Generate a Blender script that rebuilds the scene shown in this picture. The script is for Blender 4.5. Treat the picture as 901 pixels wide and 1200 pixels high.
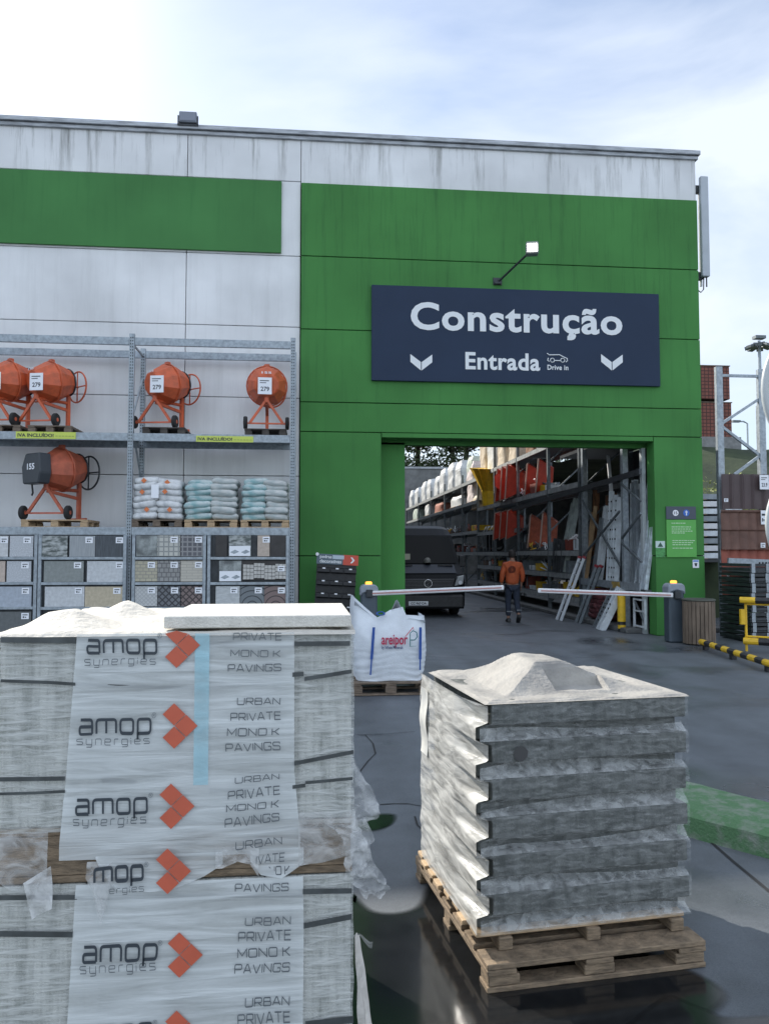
import bpy, bmesh, math, random
from mathutils import Vector, Matrix, noise
random.seed(7)
R = math.radians
for _o in list(bpy.data.objects): bpy.data.objects.remove(_o)
SC = bpy.context.scene
COL = SC.collection

# ---------------------------------------------------------------- camera
CZ = 1.7
F, YAW, PIT = 915.2, R(5.53), R(2.955)
cam_d = bpy.data.cameras.new('camera'); cam = bpy.data.objects.new('camera', cam_d); COL.objects.link(cam)
cam_d.sensor_fit = 'VERTICAL'; cam_d.sensor_height = 36; cam_d.lens = F / 1200 * 36
cam_d.clip_start = .05; cam_d.clip_end = 2000
cam.location = (0, 0, CZ); cam.rotation_euler = (R(90) + PIT, 0, -YAW)
SC.camera = cam

# ---------------------------------------------------------------- world, sun, exposure
SUN_EL, SUN_A = R(35), R(52)          # A: angle from -X towards +Y
sdir = Vector((-math.cos(SUN_A) * math.cos(SUN_EL), math.sin(SUN_A) * math.cos(SUN_EL), math.sin(SUN_EL)))
W = bpy.data.worlds.new('World'); SC.world = W; W.use_nodes = True
nt = W.node_tree; nt.nodes.clear()
def wn(t, **k):
    n = nt.nodes.new(t)
    for a, b in k.items(): setattr(n, a, b)
    return n
out = wn('ShaderNodeOutputWorld'); bg = wn('ShaderNodeBackground'); bg.inputs[1].default_value = .12
sky = wn('ShaderNodeTexSky', sky_type='NISHITA', sun_disc=False)
sky.sun_elevation = SUN_EL; sky.sun_rotation = math.atan2(sdir.x, sdir.y)
sky.air_density = 1.0; sky.dust_density = 1.0; sky.ozone_density = 1.5
tc = wn('ShaderNodeTexCoord')
mp = wn('ShaderNodeMapping'); mp.inputs['Scale'].default_value = (1.0, 1.0, 2.2)
nz = wn('ShaderNodeTexNoise'); nz.inputs['Scale'].default_value = 1.7; nz.inputs['Detail'].default_value = 7; nz.inputs['Roughness'].default_value = .52; nz.inputs['Distortion'].default_value = .5
rp = wn('ShaderNodeValToRGB'); rp.color_ramp.elements[0].position = .38; rp.color_ramp.elements[1].position = .64
mx = wn('ShaderNodeMix', data_type='RGBA')
sep = wn('ShaderNodeSeparateXYZ'); gr = wn('ShaderNodeMapRange'); gr.inputs['From Min'].default_value = -.5; gr.inputs['From Max'].default_value = .6; gr.inputs['To Min'].default_value = 1.5; gr.inputs['To Max'].default_value = .76
cl = wn('ShaderNodeVectorMath', operation='SCALE'); cl.inputs[0].default_value = (6.6, 7.2, 8.2)      # cloud cover; brightness added out of view behind the camera to fill the shade
L = nt.links
L.new(tc.outputs['Generated'], sep.inputs[0]); L.new(sep.outputs['Y'], gr.inputs[0]); L.new(gr.outputs[0], cl.inputs['Scale']); L.new(cl.outputs[0], mx.inputs['B'])
L.new(tc.outputs['Generated'], mp.inputs[0]); L.new(mp.outputs[0], nz.inputs[0]); L.new(nz.outputs['Fac'], rp.inputs[0])
mul = wn('ShaderNodeMath', operation='MULTIPLY_ADD'); mul.inputs[1].default_value = .86; mul.inputs[2].default_value = .06
L.new(rp.outputs[0], mul.inputs[0]); L.new(mul.outputs[0], mx.inputs['Factor'])
L.new(sky.outputs[0], mx.inputs['A']); L.new(mx.outputs['Result'], bg.inputs[0]); L.new(bg.outputs[0], out.inputs[0])

sd = bpy.data.lights.new('sun', 'SUN'); sd.energy = 4.2; sd.angle = R(.6); sd.color = (1, .94, .85)
so = bpy.data.objects.new('sun', sd); COL.objects.link(so); so.rotation_euler = sdir.to_track_quat('Z', 'Y').to_euler(); so.location = (-20, 20, 30)
SC.view_settings.view_transform = 'Standard'; SC.view_settings.look = 'None'
SC.view_settings.exposure = .68; SC.view_settings.gamma = 1; SC.view_settings.use_curve_mapping = False

# ---------------------------------------------------------------- measuring: photo pixel -> point on a known plane
_r = Vector((math.cos(YAW), -math.sin(YAW), 0)); _f0 = Vector((math.sin(YAW), math.cos(YAW), 0))
_f = _f0 * math.cos(PIT) + Vector((0, 0, math.sin(PIT))); _u = Vector((0, 0, math.cos(PIT))) - _f0 * math.sin(PIT)
def ray(x, y): return _f + (x - 450.5) / F * _r - (y - 600) / F * _u
def gnd(x, y, z=0): d = ray(x, y); return Vector((0, 0, CZ)) + d * ((z - CZ) / d.z)
def onY(x, y, Y): d = ray(x, y); return Vector((0, 0, CZ)) + d * (Y / d.y)
def onX(x, y, X): d = ray(x, y); return Vector((0, 0, CZ)) + d * (X / d.x)

# ---------------------------------------------------------------- mesh building
class MB:
    def __init__(s): s.v = []; s.f = []
    def add(s, vs, fs):
        b = len(s.v); s.v += [tuple(v) for v in vs]; s.f += [tuple(i + b for i in f) for f in fs]; return s
    def box(s, x0, x1, y0, y1, z0, z1, M=None):
        vs = [Vector((x, y, z)) for z in (z0, z1) for y in (y0, y1) for x in (x0, x1)]
        if M: vs = [M @ v for v in vs]
        return s.add(vs, [(0, 2, 3, 1), (4, 5, 7, 6), (0, 1, 5, 4), (2, 6, 7, 3), (0, 4, 6, 2), (1, 3, 7, 5)])
    def beam(s, p, q, w, h=None, up=(0, 0, 1)):
        p, q = Vector(p), Vector(q); h = h or w; d = (q - p); l = d.length; d.normalize()
        u = Vector(up)
        if abs(d.dot(u)) > .98: u = Vector((0, 1, 0))
        sx = d.cross(u).normalized(); uz = sx.cross(d)
        M = Matrix((sx, d, uz)).transposed().to_4x4(); M.translation = p
        return s.box(-w / 2, w / 2, 0, l, -h / 2, h / 2, M)
    def tube(s, pts, r, n=10, caps=True):
        pts = [Vector(p) for p in pts]; rs = r if isinstance(r, (list, tuple)) else [r] * len(pts)
        rings = []; a = None
        for i, p in enumerate(pts):
            d = (pts[min(i + 1, len(pts) - 1)] - pts[max(i - 1, 0)]).normalized()
            if a is None: a = d.orthogonal().normalized()
            a = (a - d * a.dot(d)).normalized(); b = d.cross(a)
            rings.append([p + (a * math.cos(t) + b * math.sin(t)) * rs[i] for t in [2 * math.pi * k / n for k in range(n)]])
        vs = [v for r_ in rings for v in r_]; fs = []
        for i in range(len(pts) - 1):
            for k in range(n): fs.append((i * n + k, i * n + (k + 1) % n, (i + 1) * n + (k + 1) % n, (i + 1) * n + k))
        if caps: fs.append(tuple(range(n - 1, -1, -1))); fs.append(tuple((len(pts) - 1) * n + k for k in range(n)))
        return s.add(vs, fs)
    def lathe(s, prof, n=24, M=None, a0=0.0):      # prof: (radius, height) along local z
        vs = [Vector((r * math.cos(a0 + 2 * math.pi * k / n), r * math.sin(a0 + 2 * math.pi * k / n), z)) for r, z in prof for k in range(n)]
        if M: vs = [M @ v for v in vs]
        fs = [(i * n + k, i * n + (k + 1) % n, (i + 1) * n + (k + 1) % n, (i + 1) * n + k) for i in range(len(prof) - 1) for k in range(n)]
        fs.append(tuple(range(n - 1, -1, -1))); fs.append(tuple((len(prof) - 1) * n + k for k in range(n)))
        return s.add(vs, fs)
    def ring(s, R_, r, n=28, m=8, M=None, a0=0, a1=2 * math.pi):
        vs = []; closed = abs(a1 - a0) > 6.28; nn = n if closed else n + 1
        for i in range(nn):
            a = a0 + (a1 - a0) * i / n
            for k in range(m):
                b = 2 * math.pi * k / m; vs.append(Vector(((R_ + r * math.cos(b)) * math.cos(a), (R_ + r * math.cos(b)) * math.sin(a), r * math.sin(b))))
        if M: vs = [M @ v for v in vs]
        fs = [(i * m + k, ((i + 1) % nn) * m + k, ((i + 1) % nn) * m + (k + 1) % m, i * m + (k + 1) % m) for i in range(nn if closed else n) for k in range(m)]
        return s.add(vs, fs)
    def prism(s, poly, y0, y1, axis='y'):           # poly in (x,z), extruded along y (or x: poly in (y,z))
        n = len(poly)
        if axis == 'y': vs = [(a, y0, b) for a, b in poly] + [(a, y1, b) for a, b in poly]
        elif axis == 'x': vs = [(y0, a, b) for a, b in poly] + [(y1, a, b) for a, b in poly]
        else: vs = [(a, b, y0) for a, b in poly] + [(a, b, y1) for a, b in poly]
        fs = [tuple(range(n)), tuple(range(2 * n - 1, n - 1, -1))] + [(i, i + n, (i + 1) % n + n, (i + 1) % n) for i in range(n)]
        return s.add(vs, fs)
    def grid(s, fn, nu, nv):
        vs = [fn(i / nu, j / nv) for j in range(nv + 1) for i in range(nu + 1)]
        return s.add(vs, [(j * (nu + 1) + i, j * (nu + 1) + i + 1, (j + 1) * (nu + 1) + i + 1, (j + 1) * (nu + 1) + i) for j in range(nv) for i in range(nu)])
    def warp(s, fn): s.v = [tuple(fn(Vector(v))) for v in s.v]; return s
    def mesh(s, name, mat, bevel=0, smooth=False, solid=0):
        me = bpy.data.meshes.new(name); me.from_pydata(s.v, [], s.f)
        bm = bmesh.new(); bm.from_mesh(me)
        bmesh.ops.recalc_face_normals(bm, faces=bm.faces)
        if bevel: bmesh.ops.bevel(bm, geom=list(bm.edges), offset=bevel, segments=1, affect='EDGES', clamp_overlap=True)
        if solid: bmesh.ops.solidify(bm, geom=list(bm.faces), thickness=solid)
        bm.to_mesh(me); bm.free()
        me.materials.append(mat)
        if smooth: me.polygons.foreach_set('use_smooth', [True] * len(me.polygons))
        return me
    def build(s, name, mat, parent=None, bevel=0, smooth=False, solid=0, label=None, loc=None):
        o = bpy.data.objects.new(name, s.mesh(name, mat, bevel, smooth, solid)); COL.objects.link(o)
        if parent: o.parent = parent
        if loc is not None: o.location = loc
        if label: o['label'] = label
        return o
def tag(o, label=None, cat=None, group=None, kind=None):
    for k, v in (('label', label), ('category', cat), ('group', group), ('kind', kind)):
        if v: o[k] = v
    return o
def thing(name, label, cat, loc=(0, 0, 0), rz=0, group=None):
    o = bpy.data.objects.new(name, None); COL.objects.link(o); o.empty_display_size = .2
    o.location = loc; o.rotation_euler = (0, 0, rz); return tag(o, label, cat, group)
def struct(o): o['kind'] = 'structure'; return o
def dup(root, loc, rz=0, label=None, group=None, scale=None):
    r = root.copy(); COL.objects.link(r); r.location = loc; r.rotation_euler = (0, 0, rz)
    if label: r['label'] = label
    if group: r['group'] = group
    if scale: r.scale = scale
    for ch in list(root.children):
        c = ch.copy(); COL.objects.link(c); c.parent = r
        for g in list(ch.children):
            d = g.copy(); COL.objects.link(d); d.parent = c
    return r
def text_verts(s, bold=0.0, spacing=1.0):
    c = bpy.data.curves.new('t', 'FONT'); c.body = s; c.resolution_u = 4; c.offset = bold; c.space_character = spacing
    o = bpy.data.objects.new('t', c); COL.objects.link(o)
    dg = bpy.context.evaluated_depsgraph_get(); ev = o.evaluated_get(dg); me = ev.to_mesh()
    vs = [v.co.copy() for v in me.vertices]; fs = [tuple(p.vertices) for p in me.polygons]
    ev.to_mesh_clear(); bpy.data.objects.remove(o); bpy.data.curves.remove(c)
    return vs, fs
def text_box(mb, s, x0, x1, z0, z1, y, bold=0.0, spacing=1.0, warp=None):
    """lettering facing -Y that fills the box x0..x1, z0..z1"""
    vs, fs = text_verts(s, bold, spacing)
    a0 = min(v.x for v in vs); a1 = max(v.x for v in vs); b0 = min(v.y for v in vs); b1 = max(v.y for v in vs)
    o = []
    for v in vs:
        p = Vector((x0 + (v.x - a0) / (a1 - a0) * (x1 - x0), y, z0 + (v.y - b0) / (b1 - b0) * (z1 - z0)))
        o.append(warp(p) if warp else p)
    return mb.add(o, fs)

# ---------------------------------------------------------------- materials
def mat(name, col, rough=.6, metal=0., var=0., scale=6., bump=0., bscale=None, stretch=(1, 1, 1), col2=None, lo=.35, hi=.65, spec=.5, emit=None, es=0, detail=5, coat=0):
    m = bpy.data.materials.new(name); m.use_nodes = True; t = m.node_tree; n = t.nodes; l = t.links
    b = n['Principled BSDF']; b.inputs['Base Color'].default_value = (*col, 1); b.inputs['Roughness'].default_value = rough
    b.inputs['Metallic'].default_value = metal; b.inputs['Specular IOR Level'].default_value = spec; b.inputs['Coat Weight'].default_value = coat
    if emit: b.inputs['Emission Color'].default_value = (*emit, 1); b.inputs['Emission Strength'].default_value = es
    if var or col2 or bump:
        tc = n.new('ShaderNodeTexCoord'); mp = n.new('ShaderNodeMapping'); mp.inputs['Scale'].default_value = stretch
        l.new(tc.outputs['Object'], mp.inputs[0])
    if var or col2:
        z = n.new('ShaderNodeTexNoise'); z.inputs['Scale'].default_value = scale; z.inputs['Detail'].default_value = detail; z.inputs['Roughness'].default_value = .6
        l.new(mp.outputs[0], z.inputs[0])
        r = n.new('ShaderNodeValToRGB'); r.color_ramp.elements[0].position = lo; r.color_ramp.elements[1].position = hi
        c2 = col2 or tuple(min(1, c * (1 - var)) for c in col); c1 = col if col2 else tuple(min(1, c * (1 + var)) for c in col)
        r.color_ramp.elements[0].color = (*c2, 1); r.color_ramp.elements[1].color = (*c1, 1)
        l.new(z.outputs['Fac'], r.inputs[0]); l.new(r.outputs[0], b.inputs['Base Color'])
    if bump:
        z2 = n.new('ShaderNodeTexNoise'); z2.inputs['Scale'].default_value = bscale or scale * 4; z2.inputs['Detail'].default_value = 5
        l.new(mp.outputs[0], z2.inputs[0]); bp = n.new('ShaderNodeBump'); bp.inputs['Strength'].default_value = bump; bp.inputs['Distance'].default_value = .02
        l.new(z2.outputs['Fac'], bp.inputs['Height']); l.new(bp.outputs[0], b.inputs['Normal'])
    return m
def N(m): t = m.node_tree; return t.nodes, t.links, t.nodes['Principled BSDF']
def film(name, col, a0, a1, rough=.22, stretch=(1.5, 1.5, 16), scale=3., bump=.5, lo=.35, hi=.7):
    """clear or milky stretch film: transparent mixed with a glossy sheet, streaked and wrinkled"""
    m = mat(name, col, rough); n, l, b = N(m)
    tc = n.new('ShaderNodeTexCoord'); mp = n.new('ShaderNodeMapping'); mp.inputs['Scale'].default_value = stretch; l.new(tc.outputs['Object'], mp.inputs[0])
    z = n.new('ShaderNodeTexNoise'); z.inputs['Scale'].default_value = scale; z.inputs['Detail'].default_value = 8; z.inputs['Distortion'].default_value = .6; l.new(mp.outputs[0], z.inputs[0])
    r = n.new('ShaderNodeMapRange'); r.inputs['From Min'].default_value = lo; r.inputs['From Max'].default_value = hi; r.inputs['To Min'].default_value = a0; r.inputs['To Max'].default_value = a1; l.new(z.outputs['Fac'], r.inputs[0])
    bp = n.new('ShaderNodeBump'); bp.inputs['Strength'].default_value = bump; bp.inputs['Distance'].default_value = .015; l.new(z.outputs['Fac'], bp.inputs['Height']); l.new(bp.outputs[0], b.inputs['Normal'])
    tr = n.new('ShaderNodeBsdfTransparent'); mxs = n.new('ShaderNodeMixShader'); l.new(r.outputs[0], mxs.inputs[0]); l.new(tr.outputs[0], mxs.inputs[1]); l.new(b.outputs[0], mxs.inputs[2])
    l.new(mxs.outputs[0], n['Material Output'].inputs[0]); return m
def brickmat(name, c1, c2, cm, scale, bw, rh, mortar=.02, rough=.85, rot=0, off=.5):
    m = mat(name, c1, rough); n, l, b = N(m)
    tc = n.new('ShaderNodeTexCoord'); mp = n.new('ShaderNodeMapping'); mp.inputs['Rotation'].default_value = (R(90), 0, 0); l.new(tc.outputs['Object'], mp.inputs[0])
    mp2 = n.new('ShaderNodeMapping'); mp2.inputs['Rotation'].default_value = (0, 0, rot); l.new(mp.outputs[0], mp2.inputs[0])
    k = n.new('ShaderNodeTexBrick'); k.inputs['Color1'].default_value = (*c1, 1); k.inputs['Color2'].default_value = (*c2, 1); k.inputs['Mortar'].default_value = (*cm, 1)
    k.inputs['Scale'].default_value = scale; k.inputs['Brick Width'].default_value = bw; k.inputs['Row Height'].default_value = rh; k.inputs['Mortar Size'].default_value = mortar; k.offset = off
    l.new(mp2.outputs[0], k.inputs[0]); l.new(k.outputs['Color'], b.inputs['Base Color']); return m

M = {}
M['steel'] = mat('galvanised_steel', (.30, .34, .37), .45, .35, .22, 14, detail=6)
M['steel_dark'] = mat('dull_steel', (.13, .15, .16), .5, .35, .25, 12)
M['dark_metal'] = mat('dark_metal', (.035, .04, .045), .45, .3, .3, 8)
M['black'] = mat('black_plastic', (.018, .019, .021), .5, var=.3, scale=12)
M['rubber'] = mat('rubber', (.02, .02, .02), .85)
M['hole'] = mat('shadow_black', (.008, .008, .009), .9)
M['white'] = mat('white_paint', (.72, .73, .74), .5, var=.06, scale=5)
M['label_white'] = mat('label_white', (.78, .80, .83), .5)
M['ink'] = mat('ink', (.03, .035, .045), .6)
M['orange'] = mat('orange_paint', (.60, .115, .04), .45, col2=(.36, .075, .03), scale=6, lo=.28, hi=.55, detail=9)
M['orange_dull'] = mat('dusty_orange_paint', (.42, .10, .05), .55, var=.2, scale=7)
M['red'] = mat('red_paint', (.50, .045, .02), .45, var=.15, scale=6)
M['yellow'] = mat('yellow_paint', (.70, .44, .02), .5, var=.15, scale=8)
M['wood'] = mat('pale_pallet_wood', (.42, .30, .18), .8, var=.3, scale=5, stretch=(2, 2, 14), bump=.25)
M['wood_dark'] = mat('weathered_pallet_wood', (.15, .115, .085), .85, var=.35, scale=6, stretch=(2, 2, 12), bump=.25)
M['wood_worn'] = mat('worn_brown_pallet_wood', (.27, .20, .13), .85, col2=(.10, .075, .05), scale=5, stretch=(3, 3, 16), lo=.3, hi=.62, bump=.4, detail=9)
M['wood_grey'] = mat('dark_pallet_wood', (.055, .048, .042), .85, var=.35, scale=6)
M['orange_light'] = mat('amber_lamp', (.9, .35, .05), .3, emit=(1, .35, .04), es=1.6)
# ---------------------------------------------------------------- stroke lettering (wide squared face and bold geometric face)
def arc(cx, cy, rx, ry, a0, a1, n=14): return [(cx + rx * math.cos(R(a0 + (a1 - a0) * k / n)), cy + ry * math.sin(R(a0 + (a1 - a0) * k / n))) for k in range(n + 1)]
def smooth_path(P, n=6):
    o = []
    for i in range(len(P) - 1):
        p0, p1, p2, p3 = [Vector(P[min(max(i + k, 0), len(P) - 1)]) for k in (-1, 0, 1, 2)]
        for t in [j / n for j in range(n)]: o.append(tuple(.5 * ((2 * p1) + (p2 - p0) * t + (2 * p0 - 5 * p1 + 4 * p2 - p3) * t * t + (3 * p1 - p0 - 3 * p2 + p3) * t ** 3)))
    return o + [tuple(P[-1])]
def rounded(P, r=.2, closed=False):
    P = [Vector(p) for p in P]; o = []; n = len(P)
    for i in range(n):
        if not closed and i in (0, n - 1): o.append(P[i]); continue
        a, b, c = P[(i - 1) % n], P[i], P[(i + 1) % n]; d1 = (a - b); d2 = (c - b); k = min(r, d1.length * .48, d2.length * .48)
        s, e = b + d1.normalized() * k, b + d2.normalized() * k
        for t in (0, .2, .4, .6, .8, 1): o.append(s.lerp(b, t).lerp(b.lerp(e, t), t))
    return [tuple(p) for p in o]
def ribbon(P, w, closed=False):
    P = [Vector(p) for p in P]; n = len(P); vs = []
    for i in range(n):
        a = P[(i - 1) % n] if (closed or i > 0) else None; c = P[(i + 1) % n] if (closed or i < n - 1) else None
        d1 = (P[i] - a).normalized() if a is not None else None; d2 = (c - P[i]).normalized() if c is not None else None
        if d1 is None: d1 = d2
        if d2 is None: d2 = d1
        t = d1 + d2; t = t.normalized() if t.length > 1e-6 else d1
        nn = Vector((-t.y, t.x)); k = 1 / max(.5, nn.dot(Vector((-d1.y, d1.x))))
        vs += [P[i] + nn * w / 2 * k, P[i] - nn * w / 2 * k]
    fs = [(2 * i, 2 * i + 1, 2 * ((i + 1) % n) + 1, 2 * ((i + 1) % n)) for i in range(n if closed else n - 1)]
    return vs, fs
def Q(*p, r=.22): return (rounded(p, r), False)
def QC(*p, r=.22): return (rounded(p, r, True), True)
def Ls(*p): return (list(p), False)
WIDE = {'A': ([Ls((0, 0), (.52, 1), (.70, 1), (1.22, 0)), Ls((.2, .3), (1.02, .3))], 1.22), 'B': ([Q((0, 0), (0, 1), (1.08, 1), (1.08, .52), (0, .52), r=.14), Q((.8, .52), (1.18, .52), (1.18, 0), (0, 0), r=.14)], 1.18), 'E': ([Ls((1.1, 1), (0, 1), (0, 0), (1.1, 0)), Ls((0, .5), (1, .5))], 1.1),
 'G': ([Q((1.2, .78), (1.2, 1), (0, 1), (0, 0), (1.2, 0), (1.2, .48), (.68, .48))], 1.2), 'I': ([Ls((0, 0), (0, 1))], .0), 'K': ([Ls((0, 0), (0, 1)), Ls((0, .52), (.38, .52), (1.08, 1)), Ls((.38, .52), (1.1, 0))], 1.1), 'M': ([Ls((0, 0), (0, 1), (.68, .22), (1.36, 1), (1.36, 0))], 1.36), 'N': ([Ls((0, 0), (0, 1), (1.2, 0), (1.2, 1))], 1.2), 'O': ([QC((0, 0), (0, 1), (1.25, 1), (1.25, 0))], 1.25),
 'P': ([Q((0, 0), (0, 1), (1.15, 1), (1.15, .42), (0, .42))], 1.15), 'R': ([Q((0, 0), (0, 1), (1.15, 1), (1.15, .42), (0, .42)), Ls((.6, .42), (1.18, 0))], 1.18), 'S': ([Q((1.15, .78), (1.15, 1), (0, 1), (0, .52), (1.2, .5), (1.2, 0), (0, 0), (0, .22))], 1.2), 'T': ([Ls((0, 1), (1.2, 1)), Ls((.6, 1), (.6, 0))], 1.2), 'U': ([Q((0, 1), (0, 0), (1.2, 0), (1.2, 1))], 1.2), 'V': ([Ls((0, 1), (.55, 0), (.65, 0), (1.2, 1))], 1.2),
 'a': ([Q((.05, .75), (1, .75), (1, 0)), Q((1, 0), (0, 0), (0, .4), (1, .4), r=.15)], 1.), 'm': ([Q((0, 0), (0, .75), (1.6, .75), (1.6, 0)), Ls((.8, .75), (.8, 0))], 1.6), 'o': ([QC((0, 0), (0, .75), (1.05, .75), (1.05, 0))], 1.05), 'p': ([Q((0, -.32), (0, .75), (1.05, .75), (1.05, 0), (0, 0))], 1.05), 's': ([Q((1, .75), (0, .75), (0, .4), (1, .36), (1, 0), (0, 0), r=.15)], 1), 'y': ([Q((0, .75), (0, 0), (1, 0)), Q((1, .75), (1, -.3), (.1, -.3))], 1), 'n': ([Q((0, 0), (0, .75), (1, .75), (1, 0))], 1), 'e': ([Q((0, .38), (1, .38), (1, .75), (0, .75), (0, 0), (1, 0))], 1), 'r': ([Q((0, 0), (0, .75), (.7, .75))], .7), 'g': ([Q((1, 0), (0, 0), (0, .75), (1, .75)), Q((1, .75), (1, -.3), (.05, -.3))], 1), 'i': ([Ls((0, 0), (0, .62)), Ls((0, .78), (0, .95))], 0)}
_o = lambda cx: (arc(cx, .35, .235, .262, 0, 360, 26)[:-1], True)
_a = [(smooth_path([(.05, .53), (.12, .59), (.24, .615), (.36, .57), (.41, .44), (.41, .25), (.41, 0)]), False), (smooth_path([(.41, .37), (.24, .36), (.09, .30), (.04, .19), (.10, .105), (.22, .085), (.34, .13), (.41, .22)]), False)]
_c = (arc(.26, .35, .235, .262, 48, 312, 20), False)
BOLD = {'C': ([(arc(.42, .5, .37, .415, 47, 313, 24), False)], .72), 'o': ([_o(.235)], .47), 'n': ([Ls((0, 0), (0, .7)), (arc(.21, .40, .21, .21, 170, 0, 12) + [(.42, 0)], False)], .42), 's': ([(smooth_path([(.38, .52), (.30, .60), (.18, .615), (.06, .565), (.05, .45), (.15, .38), (.28, .33), (.385, .25), (.37, .13), (.25, .083), (.12, .09), (.0, .18)]), False)], .38), 't': ([(smooth_path([(.13, .92), (.13, .55), (.13, .22), (.18, .10), (.30, .09), (.36, .10)]), False), Ls((-.04, .615), (.36, .615))], .34), 'r': ([Ls((0, 0), (0, .7)), (smooth_path([(.0, .40), (.06, .54), (.17, .605), (.31, .60)]), False)], .28), 'u': ([Ls((.42, 0), (.42, .7)), ([(0, .7)] + arc(.21, .30, .21, .21, 180, 350, 12), False)], .42),
 'ç': ([_c, (smooth_path([(.25, .06), (.25, -.03), (.34, -.07), (.36, -.15), (.27, -.21), (.13, -.20)]), False)], .42), 'a': (_a, .43), 'ã': (_a + [(smooth_path([(.02, .79), (.11, .87), (.22, .83), (.33, .79), (.44, .88)]), False)], .43), 'E': ([Ls((.44, .91), (0, .91), (0, .09), (.44, .09)), Ls((0, .5), (.39, .5))], .42), 'd': ([_o(.235), Ls((.46, 0), (.46, 1.02))], .46), 'D': ([([(0, .09), (0, .91), (.2, .91)] + arc(.2, .5, .32, .41, 85, -85, 14) + [(.2, .09), (0, .09)], False)], .52), 'i': ([Ls((0, 0), (0, .7)), Ls((0, .83), (0, 1.0))], .0), 'v': ([Ls((0, .7), (.19, .05), (.25, .05), (.44, .7))], .44), 'e': ([(smooth_path([(.03, .35), (.46, .35), (.43, .52), (.25, .612), (.07, .52), (.02, .34), (.10, .15), (.27, .085), (.43, .15)]), False)], .46)}
def stroke_box(mb, s, x0, x1, z0, z1, y, w, face=WIDE, gap=.42, warp=None, dy=.0004):
    V = []; Fc = []; x = 0; lay_ = 0
    for ch in s:
        if ch == ' ': x += .55; continue
        st, adv = face[ch]
        for P, cl in st:
            vs, fs = ribbon(P, w, cl); b = len(V); V += [(p.x + x, p.y, lay_ % 5) for p in vs]; Fc += [tuple(i + b for i in f) for f in fs]; lay_ += 1
        x += adv + gap
    a0 = min(v[0] for v in V); a1 = max(v[0] for v in V); b0 = min(v[1] for v in V); b1 = max(v[1] for v in V); o = []
    for v in V:
        p = Vector((x0 + (v[0] - a0) / (a1 - a0) * (x1 - x0), y - v[2] * dy, z0 + (v[1] - b0) / (b1 - b0) * (z1 - z0)))
        o.append(warp(p) if warp else p)
    return mb.add(o, Fc)
# ================================================================ GROUND, ROAD, HILLS
def ground_mat(name, dry, wet, wlo, whi, scale):
    m = mat(name, dry, .8); n, l, b = N(m)
    g = n.new('ShaderNodeNewGeometry')
    z = n.new('ShaderNodeTexNoise'); z.inputs['Scale'].default_value = scale; z.inputs['Detail'].default_value = 6; z.inputs['Distortion'].default_value = .6; l.new(g.outputs['Position'], z.inputs[0])
    r = n.new('ShaderNodeMapRange'); r.inputs['From Min'].default_value = wlo; r.inputs['From Max'].default_value = whi; l.new(z.outputs['Fac'], r.inputs[0])
    f = n.new('ShaderNodeTexNoise'); f.inputs['Scale'].default_value = 180; f.inputs['Detail'].default_value = 3; l.new(g.outputs['Position'], f.inputs[0])
    mm = n.new('ShaderNodeTexNoise'); mm.inputs['Scale'].default_value = 2.2; mm.inputs['Detail'].default_value = 7; mm.inputs['Roughness'].default_value = .65; l.new(g.outputs['Position'], mm.inputs[0])
    v = n.new('ShaderNodeMath'); v.operation = 'ADD'; l.new(f.outputs['Fac'], v.inputs[0])
    tm_ = n.new('ShaderNodeMapping'); tm_.inputs['Scale'].default_value = (2.4, .12, 1); tm_.inputs['Rotation'].default_value = (0, 0, R(14)); l.new(g.outputs['Position'], tm_.inputs[0])      # worn wheel tracks
    ty = n.new('ShaderNodeTexNoise'); ty.inputs['Scale'].default_value = 1.0; ty.inputs['Detail'].default_value = 4; l.new(tm_.outputs[0], ty.inputs[0])
    av = n.new('ShaderNodeMath'); av.operation = 'MULTIPLY_ADD'; av.inputs[1].default_value = .7; av.inputs[2].default_value = -.35; l.new(ty.outputs['Fac'], av.inputs[0])
    a2_ = n.new('ShaderNodeMath'); a2_.operation = 'ADD'; l.new(mm.outputs['Fac'], a2_.inputs[0]); l.new(av.outputs[0], a2_.inputs[1]); l.new(a2_.outputs[0], v.inputs[1])
    v2 = n.new('ShaderNodeMapRange'); v2.inputs['From Min'].default_value = .6; v2.inputs['From Max'].default_value = 1.4; v2.inputs['To Min'].default_value = .6; v2.inputs['To Max'].default_value = 1.4; l.new(v.outputs[0], v2.inputs[0])
    mxc = n.new('ShaderNodeMix'); mxc.data_type = 'RGBA'; mxc.inputs['A'].default_value = (*dry, 1); mxc.inputs['B'].default_value = (*wet, 1); l.new(r.outputs[0], mxc.inputs['Factor'])
    mu = n.new('ShaderNodeVectorMath'); mu.operation = 'SCALE'; l.new(mxc.outputs['Result'], mu.inputs[0]); l.new(v2.outputs[0], mu.inputs['Scale']); l.new(mu.outputs[0], b.inputs['Base Color'])
    rr = n.new('ShaderNodeMapRange'); rr.inputs['To Min'].default_value = .62; rr.inputs['To Max'].default_value = .2; l.new(r.outputs[0], rr.inputs[0]); l.new(rr.outputs[0], b.inputs['Roughness'])
    bp = n.new('ShaderNodeBump'); bp.inputs['Strength'].default_value = .25; bp.inputs['Distance'].default_value = .006; l.new(f.outputs['Fac'], bp.inputs['Height']); l.new(bp.outputs[0], b.inputs['Normal'])
    return m
M['asphalt'] = ground_mat('damp_asphalt', (.095, .107, .120), (.048, .055, .063), .5, .68, .55)
M['concrete_pad'] = ground_mat('concrete_pad', (.098, .110, .123), (.05, .057, .064), .56, .7, .8)
M['puddle'] = mat('wet_patch', (.012, .013, .014), .12, var=.3, scale=3, bump=.02, bscale=6)
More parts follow.
